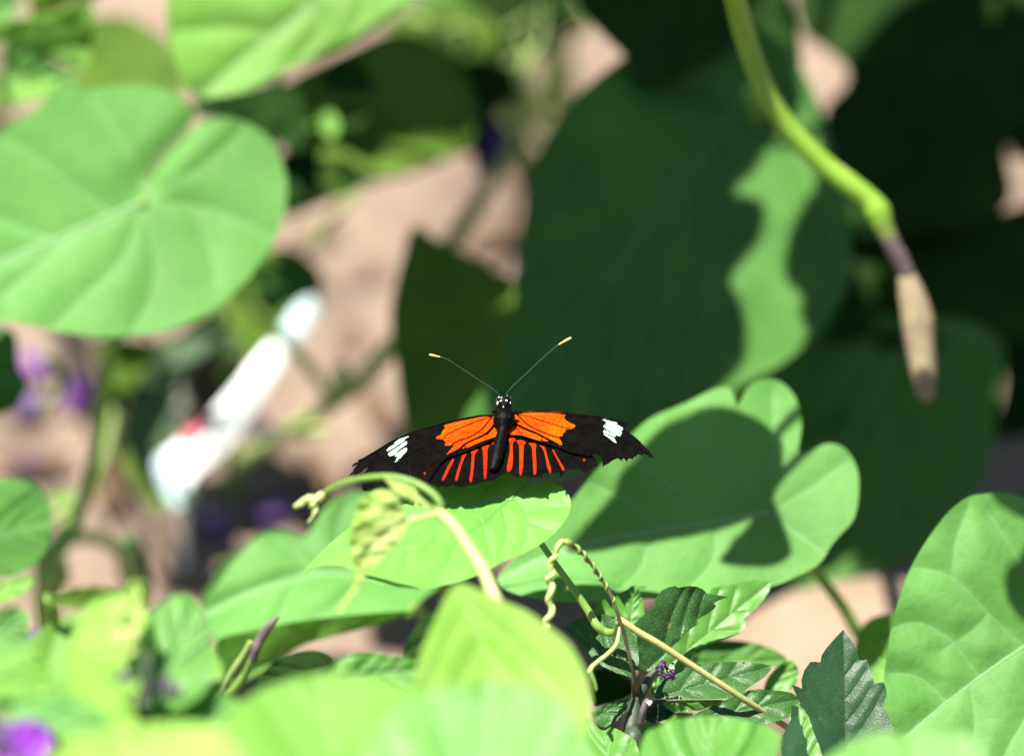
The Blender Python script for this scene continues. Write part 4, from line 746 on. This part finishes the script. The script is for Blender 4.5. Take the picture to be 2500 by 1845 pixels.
leaf('leaf', lt, FV([(100, 1085), (130, 1075), (170, 1080), (180, 1095), (160, 1112), (125, 1105)]), 178, 0, .3, M['fresh'])
leaf('leaf', lt, FV([(265, 1180), (300, 1170), (320, 1220), (330, 1300), (300, 1330), (270, 1290), (255, 1230)]), 165, 0, .3, M['dark'])

# ------------------------------------------------------------------ fallen petals on the sand
pl = [(85, 890, .22, 'purple', 'bright purple fallen petal nearest the left edge'), (180, 962, .20, 'purple', 'bright purple fallen petal beside the thin stem'), (315, 1130, .2, 'violet', 'small dull purple fallen petal left of the white tag'), (662, 1250, .28, 'violet', 'dark violet fallen petal closest to the butterfly'), (522, 1292, .28, 'violet', 'dark violet fallen petal below the tag'), (110, 1130, .24, 'violet', 'dull violet fallen petal above the dark round leaf'), (640, 1065, .2, 'violet', 'small violet petal by the right edge of the tag'), (60, 985, .24, 'violet', 'dark withered petal at the left edge')]
for i, (x, y, s, mt, lab) in enumerate(pl):
    r0 = P(x, y, 0) - CAM; r0 /= np.linalg.norm(r0); q = CAM + r0 * (-(CAM[2] - .004) / r0[2])
    ang = i * 1.3; V = []; F = []
    nu, nv = 8, 7
    for j in range(nv):
        t_ = j / (nv - 1); hw = .5 * math.sin(math.pi * (.08 + .86 * t_)) ** .7
        for k in range(nu):
            s_ = (k / (nu - 1) * 2 - 1); lx, ly = (t_ - .5) * 1.6, s_ * hw; lz = .22 * (s_ * s_) * hw + .25 * (t_ - .4) ** 2 + .05
            V.append(q + .0085 * s / .24 * np.array([lx * math.cos(ang) - ly * math.sin(ang), lx * math.sin(ang) + ly * math.cos(ang), lz]))
    nvv = len(V); V += [p + np.array([0, 0, -.0004]) for p in V]
    for j in range(nv - 1):
        for k in range(nu - 1):
            a = j * nu + k; F.append((a, a + nu, a + nu + 1, a + 1)); F.append((nvv + a, nvv + a + 1, nvv + a + nu + 1, nvv + a + nu))
    setp(mk('fallen_petal', V, F, M[mt], origin=q), lab, 'petal', 'petals fallen on the sand')

rl = np.random.RandomState(21)
LITTER = [(700, 510, 'dry brown leaf on the sand beside the right edge of the large heart leaf'), (805, 590, 'dry brown leaf in the middle of the sunny sandy gap'), (770, 740, 'dry brown leaf on the sand right of the tag, above the vine'),
          (825, 900, 'dry brown leaf on the sand just above the left wing of the butterfly'), (690, 1030, 'dry brown leaf on the sand between the tag and the left wing tip'), (1090, 520, 'dry brown leaf in the sandy wedge beside the dark heart leaf'),
          (1230, 215, 'dry brown leaf in the pale gap below the overhead leaf'), (70, 1010, 'dry brown leaf on the sand at the left edge above the round leaf'), (240, 1060, 'dry brown leaf on the sand between the thin stems at the left')]
for i, (lx_, ly_, lab) in enumerate(LITTER):                         # dry leaf litter on the sand
    q = gpx(lx_ * 1.117, ly_ * 1.117, .004); ang = rl.uniform(0, 6.28); sz = rl.uniform(.006, .013); V = []; F = []; nu, nv = 6, 7
    for j in range(nv):
        t_ = j / (nv - 1); hw = .42 * math.sin(math.pi * (.05 + .9 * t_)) ** .8
        for k in range(nu):
            s_ = k / (nu - 1) * 2 - 1; lx, ly = (t_ - .5) * 2, s_ * hw; lz = .35 * abs(s_) * hw + .35 * (t_ - .5) ** 2 + .05 * math.sin(5 * t_ + i)
            V.append(q + sz * np.array([lx * math.cos(ang) - ly * math.sin(ang), lx * math.sin(ang) + ly * math.cos(ang), lz]))
    nvv = len(V); V += [p + np.array([0, 0, -.0004]) for p in V]
    for j in range(nv - 1):
        for k in range(nu - 1):
            a = j * nu + k; F.append((a, a + nu, a + nu + 1, a + 1)); F.append((nvv + a, nvv + a + 1, nvv + a + nu + 1, nvv + a + nu))
    setp(mk('dry_leaf', V, F, M['dryleaf'], origin=q), lab, 'dry leaf', 'dry leaves littering the sand')
# ------------------------------------------------------------------ leaves behind the perch leaf, lower left
nv_ = empty('drooping_leaf_plant', ground_under(P(900, 1640, 90)), 'plant with a broad light green leaf and a glowing leaf underside below the perch leaf', 'plant')
leaf('leaf', nv_, FV([(440, 1335), (478, 1272), (530, 1205), (575, 1165), (620, 1160), (668, 1170), (700, 1120), (740, 1085), (800, 1075), (880, 1120), (950, 1200), (960, 1270), (935, 1300), (880, 1335), (780, 1345), (690, 1352), (600, 1368), (530, 1385), (465, 1396)]), 78, 0, .75, M['heart'], veins=[(FV([(950, 1260), (820, 1260), (700, 1250), (560, 1290), (450, 1340)]), 7)] + [(FV(q), 4) for q in ([(800, 1260), (740, 1180), (760, 1095)], [(690, 1250), (640, 1200), (600, 1170)], [(800, 1260), (740, 1320), (700, 1345)], [(650, 1258), (620, 1330), (600, 1360)])], fold=.25, quilt=1.4, wave=1.3, label='broad light green leaf below the perch leaf')
leaf('leaf', nv_, FV([(560, 1490), (610, 1440), (680, 1420), (730, 1440), (720, 1490), (650, 1530), (580, 1530)]), 30, 0, .4, M['deep'], auto=((FV([(720, 1450)])[0], FV([(570, 1510)])[0]), dict(n=3, w=5)))
leaf('leaf', nv_, FV([(880, 1440), (900, 1380), (950, 1330), (1000, 1330), (1010, 1420), (960, 1500), (900, 1500)]), 40, 0, .4, M['deep'], auto=((FV([(990, 1340)])[0], FV([(900, 1490)])[0]), dict(n=3, w=5)))
leaf('leaf', nv_, FV([(470, 1260), (490, 1225), (540, 1200), (560, 1230), (530, 1290), (480, 1330), (440, 1330)]), 120, 0, .4, M['dark'], auto=((FV([(550, 1210)])[0], FV([(450, 1320)])[0]), dict(n=3, w=5)))
leaf('leaf', nv_, FV([(468, 1500), (462, 1440), (475, 1398), (540, 1380), (620, 1362), (720, 1348), (830, 1338), (905, 1336), (850, 1358), (780, 1376), (720, 1392), (660, 1410), (610, 1440), (560, 1475), (510, 1500)]), 56, 0, -.5, M['fresh'], auto=((FV([(890, 1342)])[0], FV([(475, 1490)])[0]), dict(n=3, w=5)), label='glowing green underside of a leaf')
e = P(*FV([(950, 1260)])[0], 78); tube('leaf_stalk', [e, P(1090, 1480, 90), ground_under(P(1080, 1640, 100))], [1.2, 1.5, 2], M['stem'], nv_, 8)
e = P(*FV([(890, 1342)])[0], 56); tube('leaf_stalk', [e, P(1040, 1540, 90), ground_under(P(1080, 1640, 100))], [1.1, 1.4, 1.8], M['stem'], nv_, 8)
bt = empty('bare_twig', ground_under(P(480, 1720, 40)), 'purplish bare twig leaning right at the lower left', 'twig')
tube('green_base', W(ZB([(430, 1470, 36), (560, 1360, 34), (640, 1230, 33), (700, 1120, 31)])), [.9, 1.2, 1.3, 1.1], M['stem'], bt, 8)
tube('shaft', [ground_under(P(470, 1720, 60))] + W(ZB([(260, 1640, 40), (400, 1470, 36), (520, 1270, 33), (620, 1120, 31), (680, 1010, 30)])), [1.0, .9, .9, .9, .8], M['vinegrey'], bt, 8)
tube('tip', W(ZB([(700, 1160, 31), (715, 1070, 30), (770, 960, 30), (840, 870, 29), (895, 815, 29)])), [.9, 1.2, 1.3, .9, .3], M['twigpurple'], bt, 8)

# ------------------------------------------------------------------ serrated herb, right of centre, in focus
hb = empty('serrated_herb', ground_under(P(1560, 1840, 5)), 'dark glossy toothed herb with a tiny purple flower cluster below the tendril', 'herb')
def herb(par, pts, z, dz, a, b, mt, ends, n=4, label=None, **kw):
    q = z(pts); k = dict(quilt=.4, wave=.6, step=5, smooth=False, fold=.15, groove=.15); k.update(kw)
    return leaf('leaf', par, q, dz, a, b, M[mt], auto=((z([ends[0]])[0], z([ends[1]])[0]), dict(n=n, w=2.4)), label=label, **k)
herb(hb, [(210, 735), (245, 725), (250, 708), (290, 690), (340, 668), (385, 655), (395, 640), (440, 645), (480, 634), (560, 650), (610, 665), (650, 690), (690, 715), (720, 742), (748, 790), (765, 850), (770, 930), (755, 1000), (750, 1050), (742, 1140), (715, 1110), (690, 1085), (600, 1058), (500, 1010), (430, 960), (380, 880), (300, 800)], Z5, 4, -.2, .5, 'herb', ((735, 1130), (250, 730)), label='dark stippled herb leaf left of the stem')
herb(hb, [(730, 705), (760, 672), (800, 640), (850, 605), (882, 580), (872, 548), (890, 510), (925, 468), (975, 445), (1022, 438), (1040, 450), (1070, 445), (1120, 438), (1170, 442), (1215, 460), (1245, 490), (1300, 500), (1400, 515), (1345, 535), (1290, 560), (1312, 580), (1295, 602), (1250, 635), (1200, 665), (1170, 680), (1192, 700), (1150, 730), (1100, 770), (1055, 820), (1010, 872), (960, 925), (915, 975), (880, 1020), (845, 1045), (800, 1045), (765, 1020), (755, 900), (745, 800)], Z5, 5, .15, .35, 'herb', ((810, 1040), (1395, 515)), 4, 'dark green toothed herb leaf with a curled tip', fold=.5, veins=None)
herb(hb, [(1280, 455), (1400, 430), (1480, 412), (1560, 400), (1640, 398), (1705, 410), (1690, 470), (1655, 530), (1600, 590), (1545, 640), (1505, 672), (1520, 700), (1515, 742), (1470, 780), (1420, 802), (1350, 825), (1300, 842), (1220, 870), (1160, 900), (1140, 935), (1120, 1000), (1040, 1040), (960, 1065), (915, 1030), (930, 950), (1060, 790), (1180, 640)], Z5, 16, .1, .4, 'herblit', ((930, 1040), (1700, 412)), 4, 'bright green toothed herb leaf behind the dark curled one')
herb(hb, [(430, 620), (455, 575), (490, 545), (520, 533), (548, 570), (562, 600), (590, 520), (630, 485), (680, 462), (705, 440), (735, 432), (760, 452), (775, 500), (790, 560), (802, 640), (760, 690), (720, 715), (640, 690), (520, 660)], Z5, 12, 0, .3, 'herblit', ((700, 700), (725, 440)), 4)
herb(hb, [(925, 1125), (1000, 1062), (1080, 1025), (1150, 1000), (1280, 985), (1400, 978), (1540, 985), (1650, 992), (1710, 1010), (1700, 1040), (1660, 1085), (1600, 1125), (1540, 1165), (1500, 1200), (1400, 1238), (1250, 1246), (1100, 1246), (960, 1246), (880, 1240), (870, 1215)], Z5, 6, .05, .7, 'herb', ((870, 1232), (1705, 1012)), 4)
herb(hb, [(925, 1272), (960, 1256), (1100, 1250), (1250, 1250), (1365, 1250), (1330, 1282), (1260, 1300), (1200, 1325), (1120, 1332), (1000, 1335), (955, 1310)], Z5, 3, .05, -.4, 'herblit', ((930, 1270), (1360, 1252)), 3, 'lower half of a folded herb leaf, coloured lighter as if sunlit')
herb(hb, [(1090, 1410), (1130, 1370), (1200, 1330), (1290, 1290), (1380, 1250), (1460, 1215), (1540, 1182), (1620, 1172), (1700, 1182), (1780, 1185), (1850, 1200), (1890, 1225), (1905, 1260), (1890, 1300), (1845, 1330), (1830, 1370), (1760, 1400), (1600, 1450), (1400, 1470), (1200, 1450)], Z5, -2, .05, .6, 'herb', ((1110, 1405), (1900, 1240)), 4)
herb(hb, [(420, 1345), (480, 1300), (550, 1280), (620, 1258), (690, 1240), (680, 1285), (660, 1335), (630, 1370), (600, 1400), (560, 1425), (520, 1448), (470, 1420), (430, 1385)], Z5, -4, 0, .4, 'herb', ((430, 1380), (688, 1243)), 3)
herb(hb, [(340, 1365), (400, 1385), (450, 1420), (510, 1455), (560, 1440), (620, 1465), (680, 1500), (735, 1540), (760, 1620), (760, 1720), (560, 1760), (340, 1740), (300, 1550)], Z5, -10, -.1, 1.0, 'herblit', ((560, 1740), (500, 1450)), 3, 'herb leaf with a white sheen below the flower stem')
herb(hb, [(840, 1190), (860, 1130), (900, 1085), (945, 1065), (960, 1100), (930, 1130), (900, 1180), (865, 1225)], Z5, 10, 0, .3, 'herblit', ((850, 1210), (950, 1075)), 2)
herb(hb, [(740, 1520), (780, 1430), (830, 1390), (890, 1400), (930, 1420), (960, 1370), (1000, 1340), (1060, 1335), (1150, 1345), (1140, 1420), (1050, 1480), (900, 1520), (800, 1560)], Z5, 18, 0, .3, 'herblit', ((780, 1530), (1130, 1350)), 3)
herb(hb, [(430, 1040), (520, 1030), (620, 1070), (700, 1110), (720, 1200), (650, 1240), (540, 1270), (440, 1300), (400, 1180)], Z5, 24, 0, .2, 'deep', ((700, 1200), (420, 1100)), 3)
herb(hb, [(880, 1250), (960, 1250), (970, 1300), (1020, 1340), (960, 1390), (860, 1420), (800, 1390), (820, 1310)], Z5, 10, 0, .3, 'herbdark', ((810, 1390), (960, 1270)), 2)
tube('stem', [ground_under(P(1545, 1830, 5)), P(1548, 1900, 0)] + W([(705, 1500, -2), (715, 1400, -1), (735, 1290, 0), (760, 1230, 0), (800, 1160, 0), (840, 1080, 0), (880, 1040, 0)], Z5), [2.2, 2.2, 2.1, 1.9, 1.5, 1.2, .9, .6], M['herbstem'], hb, 10)
tube('stem', W([(770, 1420, -2), (790, 1330, -3), (810, 1270, -3), (830, 1250, -3)], Z5), [.7, .8, .8, .5], M['twigpurple'], hb, 8)
geo = []
rs = np.random.RandomState(5)
for i in range(26):
    x, y = 955 + rs.uniform(-48, 48), 1040 + rs.uniform(-62, 58)
    e = rs.normal(size=3); e /= np.linalg.norm(e); e2 = np.cross(e, [.3, .5, .8]); e2 /= np.linalg.norm(e2)
    geo.append(blob(P(*Z5([(x, y)])[0], rs.uniform(-7, 0)), (e * 9 * u * rs.uniform(.6, 1.2), e2 * 4.5 * u, np.cross(e, e2) * 2.5 * u), 8, 6, .3, i))
v, f = join(geo); mk('flower_cluster', v, f, M['smallflower'], hb)['label'] = 'tiny purple flower cluster'
geo = [blob(P(*Z5([(835 + dx, 1280 + dy)])[0], -5), (RT * 4 * u, UP * 5 * u, FW * 4 * u), 8, 6, .4, dx) for dx, dy in ((0, 0), (10, -12), (-8, -10))]
v, f = join(geo); mk('flower_bud', v, f, M['spot'], hb)

hg = empty('toothed_herb', ground_under(P(2030, 1840, 0)), 'herb with an upright blue-green toothed leaf and glossy base near the lower right', 'herb')
herb(hg, [(1140, 885), (1175, 925), (1205, 970), (1228, 1030), (1240, 1072), (1286, 1064), (1310, 1130), (1330, 1212), (1358, 1205), (1386, 1203), (1402, 1240), (1406, 1275), (1392, 1315), (1378, 1345), (1392, 1358), (1420, 1420), (1452, 1495), (1460, 1600), (1440, 1740), (1250, 1800), (1000, 1800), (800, 1740), (765, 1640), (760, 1560), (790, 1490), (822, 1430), (826, 1335), (860, 1350), (880, 1330), (850, 1270), (828, 1218), (860, 1228), (892, 1242), (886, 1190), (905, 1130), (940, 1080), (970, 1078), (1002, 1082), (1010, 1040), (1035, 1000), (1065, 965), (1105, 920)], Z8, 0, .12, .28, 'herbdark', ((1160, 1780), (1140, 890)), 5, 'upright blue-green toothed leaf', fold=.35, fn=lambda x, y: -np.clip((y - 1750) * .055, 0, 9) * np.clip((2060 - x) / 120, 0, 1))
herb(hg, [(826, 1335), (862, 1330), (900, 1365), (935, 1420), (960, 1500), (1000, 1600), (1030, 1720), (1010, 1830), (820, 1830), (765, 1700), (760, 1570), (795, 1490), (815, 1430)], Z8, -9, .1, .55, 'herblit', ((930, 1820), (850, 1335)), 4, 'glossy herb leaf coloured lighter as if sunlit at the foot of the upright toothed leaf')  # lit foot of the upright leaf, put in as a lighter green piece
herb(hg, [(-60, 1520), (0, 1480), (100, 1435), (200, 1415), (300, 1408), (420, 1415), (520, 1432), (650, 1460), (750, 1510), (762, 1560), (745, 1620), (720, 1700), (600, 1800), (300, 1820), (0, 1800), (-100, 1680)], Z8, -48, 0, .9, 'herblit', ((300, 1810), (330, 1415)), 4, 'blurred glossy green leaf in front at the lower edge', smooth=True, quilt=1.4)
herb(hg, [(660, 1260), (680, 1180), (740, 1110), (800, 1075), (840, 1080), (870, 1130), (860, 1200), (820, 1250), (720, 1270)], Z8, 30, 0, .3, 'herblit', ((680, 1260), (830, 1080)), 3, smooth=True)
herb(hg, [(230, 1050), (240, 1000), (330, 960), (480, 950), (640, 975), (780, 1040), (800, 1090), (700, 1110), (520, 1080), (360, 1100), (260, 1120)], Z8, 40, 0, .5, 'dark', ((250, 1090), (780, 1070)), 3, smooth=True)
tube('stem', [P(2066, 1890, 1), P(2060, 1960, 0), ground_under(P(2050, 1960, 0))], [1.6, 1.8, 2.2], M['herbstem'], hg, 8)
tube('stem', [P(1721, 1905, -50), P(1800, 2000, -30), ground_under(P(2040, 1960, 0))], [1.4, 1.6, 2.0], M['herbstem'], hg, 8)

# ------------------------------------------------------------------ tendril coiled round a thin twig
td = empty('coiled_tendril', ground_under(P(1548, 1700, 10)), 'thin brown twig with a green tendril coiled around it in beads', 'tendril')
core = W([(752, 1195, -3), (738, 1120, -5), (705, 1000, -7), (670, 850, -8), (640, 730, -9), (600, 610, -10), (560, 505, -10), (500, 400, -10), (440, 310, -11), (380, 230, -12), (310, 165, -13), (260, 130, -14), (205, 140, -15), (165, 200, -16), (140, 270, -17), (128, 370, -18), (128, 480, -19), (128, 590, -20), (110, 690, -21), (80, 760, -22)], Z5)
cp = crom(np.array(core), 8)
tube('twig', cp[:88], [.42, .45, .45, .45, .42, .4], M['twig'], td, 8, 1)
tube('green_end', cp[86:], [.40, .42, .45, .45, .42], M['stem'], td, 8, 1)
tube('twig_foot', [core[0], P(1548, 1720, 2), ground_under(P(1548, 1720, 6))], [.5, .8, 1.2], M['twig'], td, 8)
def coil(name, a, b, turns, R, r, mat):
    q = resample(cp[a:b], 4e-5, False); T = np.gradient(q, axis=0); T /= np.linalg.norm(T, axis=1)[:, None]
    n1 = np.cross(T, FW); n1 /= np.linalg.norm(n1, axis=1)[:, None]; n2 = np.cross(T, n1); ph = np.linspace(0, turns * 2 * math.pi, len(q)); ph = ph + .9 * np.sin(ph * .37 + 1) + .5 * np.sin(ph * .83)
    h = q + R * 1e-3 * (n1 * np.cos(ph)[:, None] + n2 * np.sin(ph)[:, None])
    tube(name, h[::6], r, mat, td, 8, 1)
coil('coil', 44, 92, 6.5, .48, [.22, .30, .36, .42, .48], M['stem'])
coil('coil', 90, 152, 5.2, .55, [.45, .60, .72, .74, .70], M['stempale'])
tube('curl', W([(622, 735, -8), (612, 800, -9), (595, 860, -10), (540, 920, -12), (470, 975, -14), (425, 1015, -16), (405, 1055, -17)], Z5), [.35, .42, .5, .5, .5, .55], M['stempale'], td, 8)
tube('curl', W([(412, 1045, -17), (428, 1085, -17), (445, 1130, -17), (458, 1182, -17)], Z5), [.5, .5, .42, .3], M['stem'], td, 8)

# ------------------------------------------------------------------ blurred foreground leaves along the bottom
mv_ = empty('foreground_vine', ground_under(P(800, 2000, -80)), 'large blurred bright green leaves in front along the bottom edge', 'vine')
for o_, dz_, b_, mt, ends in (
    ([(430, 1720), (450, 1640), (480, 1585), (520, 1542), (560, 1512), (640, 1482), (720, 1470), (800, 1478), (880, 1496), (960, 1530), (1000, 1600), (1000, 1720), (850, 1800), (600, 1800)], -120, .8, 'fresh', ((760, 1790), (690, 1475))),
    ([(780, 1740), (800, 1640), (850, 1560), (920, 1515), (1000, 1496), (1090, 1492), (1180, 1508), (1245, 1550), (1272, 1610), (1278, 1720), (1180, 1820), (950, 1820)], -135, .7, 'fore', ((1050, 1810), (1060, 1498))),
    ([(80, 1750), (110, 1660), (160, 1610), (260, 1588), (380, 1578), (470, 1588), (520, 1640), (540, 1740), (440, 1830), (200, 1830)], -150, .8, 'youngleaf', ((320, 1820), (330, 1585))),
    ([(720, 1475), (735, 1445), (780, 1428), (840, 1430), (900, 1440), (930, 1480), (900, 1510), (820, 1500), (760, 1490)], -60, .5, 'herblit', ((730, 1480), (920, 1460)))):
    leaf('leaf', mv_, FV(o_), dz_, 0, b_, M[mt], auto=((FV([ends[0]])[0], FV([ends[1]])[0]), dict(n=4, w=8)), quilt=1.3, wave=1.3, fold=.15)
    e = P(*FV([ends[0]])[0], dz_); tube('leaf_stalk', [e, e + np.array([0, .01, -.03]), ground_under(P(800, 2000, -80), random.uniform(-.01, .01))], [1.3, 1.5, 2], M['stem'], mv_, 8)

# ------------------------------------------------------------------ herb and flower in the lower left corner
lh_ = empty('blurred_herb', ground_under(P(330, 1950, -50)), 'blurred glossy pale herb with purple tinged stem at the lower left', 'herb')
for o_, dz_, b_, mt, ends, lab in (
    ([(300, 1420), (310, 1360), (345, 1325), (385, 1300), (420, 1305), (450, 1345), (468, 1400), (466, 1460), (445, 1510), (400, 1545), (360, 1550), (320, 1510)], -92, .6, 'herblit', ((345, 1540), (430, 1310)), None),
    ([(150, 1480), (155, 1400), (180, 1340), (230, 1305), (290, 1300), (320, 1340), (330, 1420), (320, 1500), (300, 1580), (230, 1600), (170, 1560)], -100, .6, 'youngleaf', ((300, 1570), (220, 1310)), 'pale cream-green herb leaf'),
    ([(-60, 1440), (0, 1425), (60, 1424), (100, 1448), (128, 1490), (150, 1510), (140, 1530), (70, 1520), (0, 1530), (-60, 1520)], -105, .8, 'fresh', ((-50, 1480), (145, 1515)), None),
    ([(-60, 1520), (40, 1520), (130, 1515), (200, 1540), (245, 1580), (240, 1620), (170, 1612), (110, 1600), (60, 1595), (0, 1560), (-60, 1550)], -112, .8, 'heart', ((-50, 1530), (240, 1600)), None),
    ([(0, 1330), (40, 1325), (62, 1350), (60, 1400), (30, 1430), (-60, 1440), (-60, 1340)], -80, .5, 'heart', ((-50, 1390), (60, 1360)), None),
    ([(100, 1310), (160, 1285), (230, 1282), (270, 1300), (230, 1325), (150, 1330)], -70, .6, 'olive', ((105, 1312), (265, 1300)), None),
    ([(40, 1440), (110, 1360), (220, 1335), (340, 1345), (450, 1400), (490, 1490), (440, 1590), (300, 1640), (150, 1620), (60, 1540)], -70, .7, 'fresh', ((120, 1600), (460, 1410)), None),
    ([(330, 1560), (380, 1510), (450, 1500), (520, 1530), (560, 1580), (500, 1640), (400, 1640), (340, 1610)], -98, .7, 'heart', ((350, 1600), (540, 1560)), None),
    ([(255, 1420), (262, 1350), (272, 1300), (290, 1270), (318, 1275), (312, 1320), (300, 1380), (290, 1430)], -104, .3, 'pale', ((275, 1425), (300, 1272)), None)):
    leaf('leaf', lh_, FV(o_), dz_, 0, b_, M[mt], auto=((FV([ends[0]])[0], FV([ends[1]])[0]), dict(n=3, w=5)), quilt=1.0, wave=1.1, fold=.2, label=lab)
    e = P(*FV([ends[0]])[0], dz_); tube('leaf_stalk', [e, e + np.array([0, .01, -.03]), ground_under(P(330, 1950, -50), random.uniform(-.01, .01))], [.9, 1.2, 1.8], M['stem'], lh_, 8)
tube('stem', [ground_under(P(340, 1950, -50)), P(352, 1850, -95), P(355, 1720, -106), P(358, 1600, -106)], [1.8, 1.7, 1.6, 1.2], M['herbstem'], lh_, 8)
for x, y in ((395, 1668), (310, 1655), (425, 1690), (165, 1790)):
    geo = [blob(P(x + rs.uniform(-28, 28), y + rs.uniform(-12, 12), -109 + rs.uniform(-2, 2)), (RT * 9 * u, UP * 6 * u, FW * 5 * u), 8, 6, .4, k) for k in range(7)]
    v, f = join(geo); mk('flower_bud', v, f, M['smallflower'], lh_)
dl = empty('dark_round_leaf_plant', ground_under(P(20, 1440, 60)), 'dark green round leaf with a bright leaf below it at the left edge', 'plant')
leaf('leaf', dl, FV([(-80, 1110), (-40, 1062), (0, 1048), (40, 1046), (80, 1062), (108, 1100), (113, 1155), (96, 1210), (62, 1242), (10, 1262), (-60, 1250)]), 75, .1, .9, M['dark'], auto=((FV([(-70, 1180)])[0], FV([(108, 1140)])[0]), dict(n=3, w=6)), quilt=1.2, wave=1.1)
leaf('leaf', dl, FV([(-60, 1290), (0, 1272), (50, 1258), (76, 1262), (60, 1290), (20, 1312), (-60, 1330)]), 60, 0, .7, M['fresh'], auto=((FV([(-50, 1310)])[0], FV([(72, 1265)])[0]), dict(n=2, w=5)))
leaf('leaf', dl, FV([(-60, 715), (0, 712), (35, 735), (40, 800), (60, 840), (40, 880), (0, 905), (-60, 900)]), 120, 0, .4, M['dark'], auto=((FV([(-50, 820)])[0], FV([(55, 840)])[0]), dict(n=2, w=6)))
for e in (P(*FV([(-70, 1180)])[0], 75), P(*FV([(-50, 1310)])[0], 60), P(*FV([(-50, 820)])[0], 120)):
    tube('leaf_stalk', [e, e * .5 + ground_under(P(-60, 1440, 60)) * .5, ground_under(P(-60, 1440, 60))], [1.0, 1.3, 1.8], M['stem'], dl, 8)
fl = empty('purple_flower', ground_under(P(40, 1960, -60)), 'blurred magenta and violet flower in the lower left corner', 'flower')
for o_, mt, dz_ in (([(50, 1660), (20, 1610), (30, 1580), (70, 1572), (108, 1590), (112, 1620), (95, 1650), (80, 1700)], 'magenta', -126), ([(60, 1690), (-10, 1640), (-40, 1600), (-20, 1575), (20, 1580), (45, 1610)], 'violet', -122), ([(60, 1690), (100, 1660), (130, 1680), (130, 1730), (90, 1750)], 'magenta', -128), ([(60, 1690), (20, 1720), (-30, 1720), (-40, 1670), (10, 1650)], 'magenta', -127)):
    q = FV(o_); leaf('petal', fl, q, dz_, 0, .5, M[mt], veins=[([q[0], q[len(q) // 2]], 3)], fold=.3, quilt=.6, wave=.8)
tube('stem', [P(67, 1890, -125), P(60, 1950, -110), ground_under(P(40, 1960, -60))], [1, 1.2, 1.6], M['stem'], fl, 8)
vf = leaf('violet_petal', None, FV([(60, 1385), (85, 1372), (100, 1395), (130, 1420), (145, 1450), (140, 1475), (115, 1465), (90, 1440), (60, 1410)]), -60, 0, .4, M['violet'], fold=.2)
setp(vf, 'dark violet petal caught between the lower left leaves', 'petal')

# ------------------------------------------------------------------ smooth tan stone added in place of sunlit sand
c = P(2090, 1600, 150); v, f = blob(np.array([c[0], c[1], c[2] * .5]), (np.array([.062, .004, .010]), np.array([-.004, .045, .0]), np.array([0, 0, c[2] * .5 + .018])), 28, 18, .16, 4.0)
setp(mk('mound', v, f, M['tanmound'], origin=(c[0], c[1], 0)), 'smooth tan stone added in place of sunlit sand between the toothed herb and the large lower right leaf', 'mound')
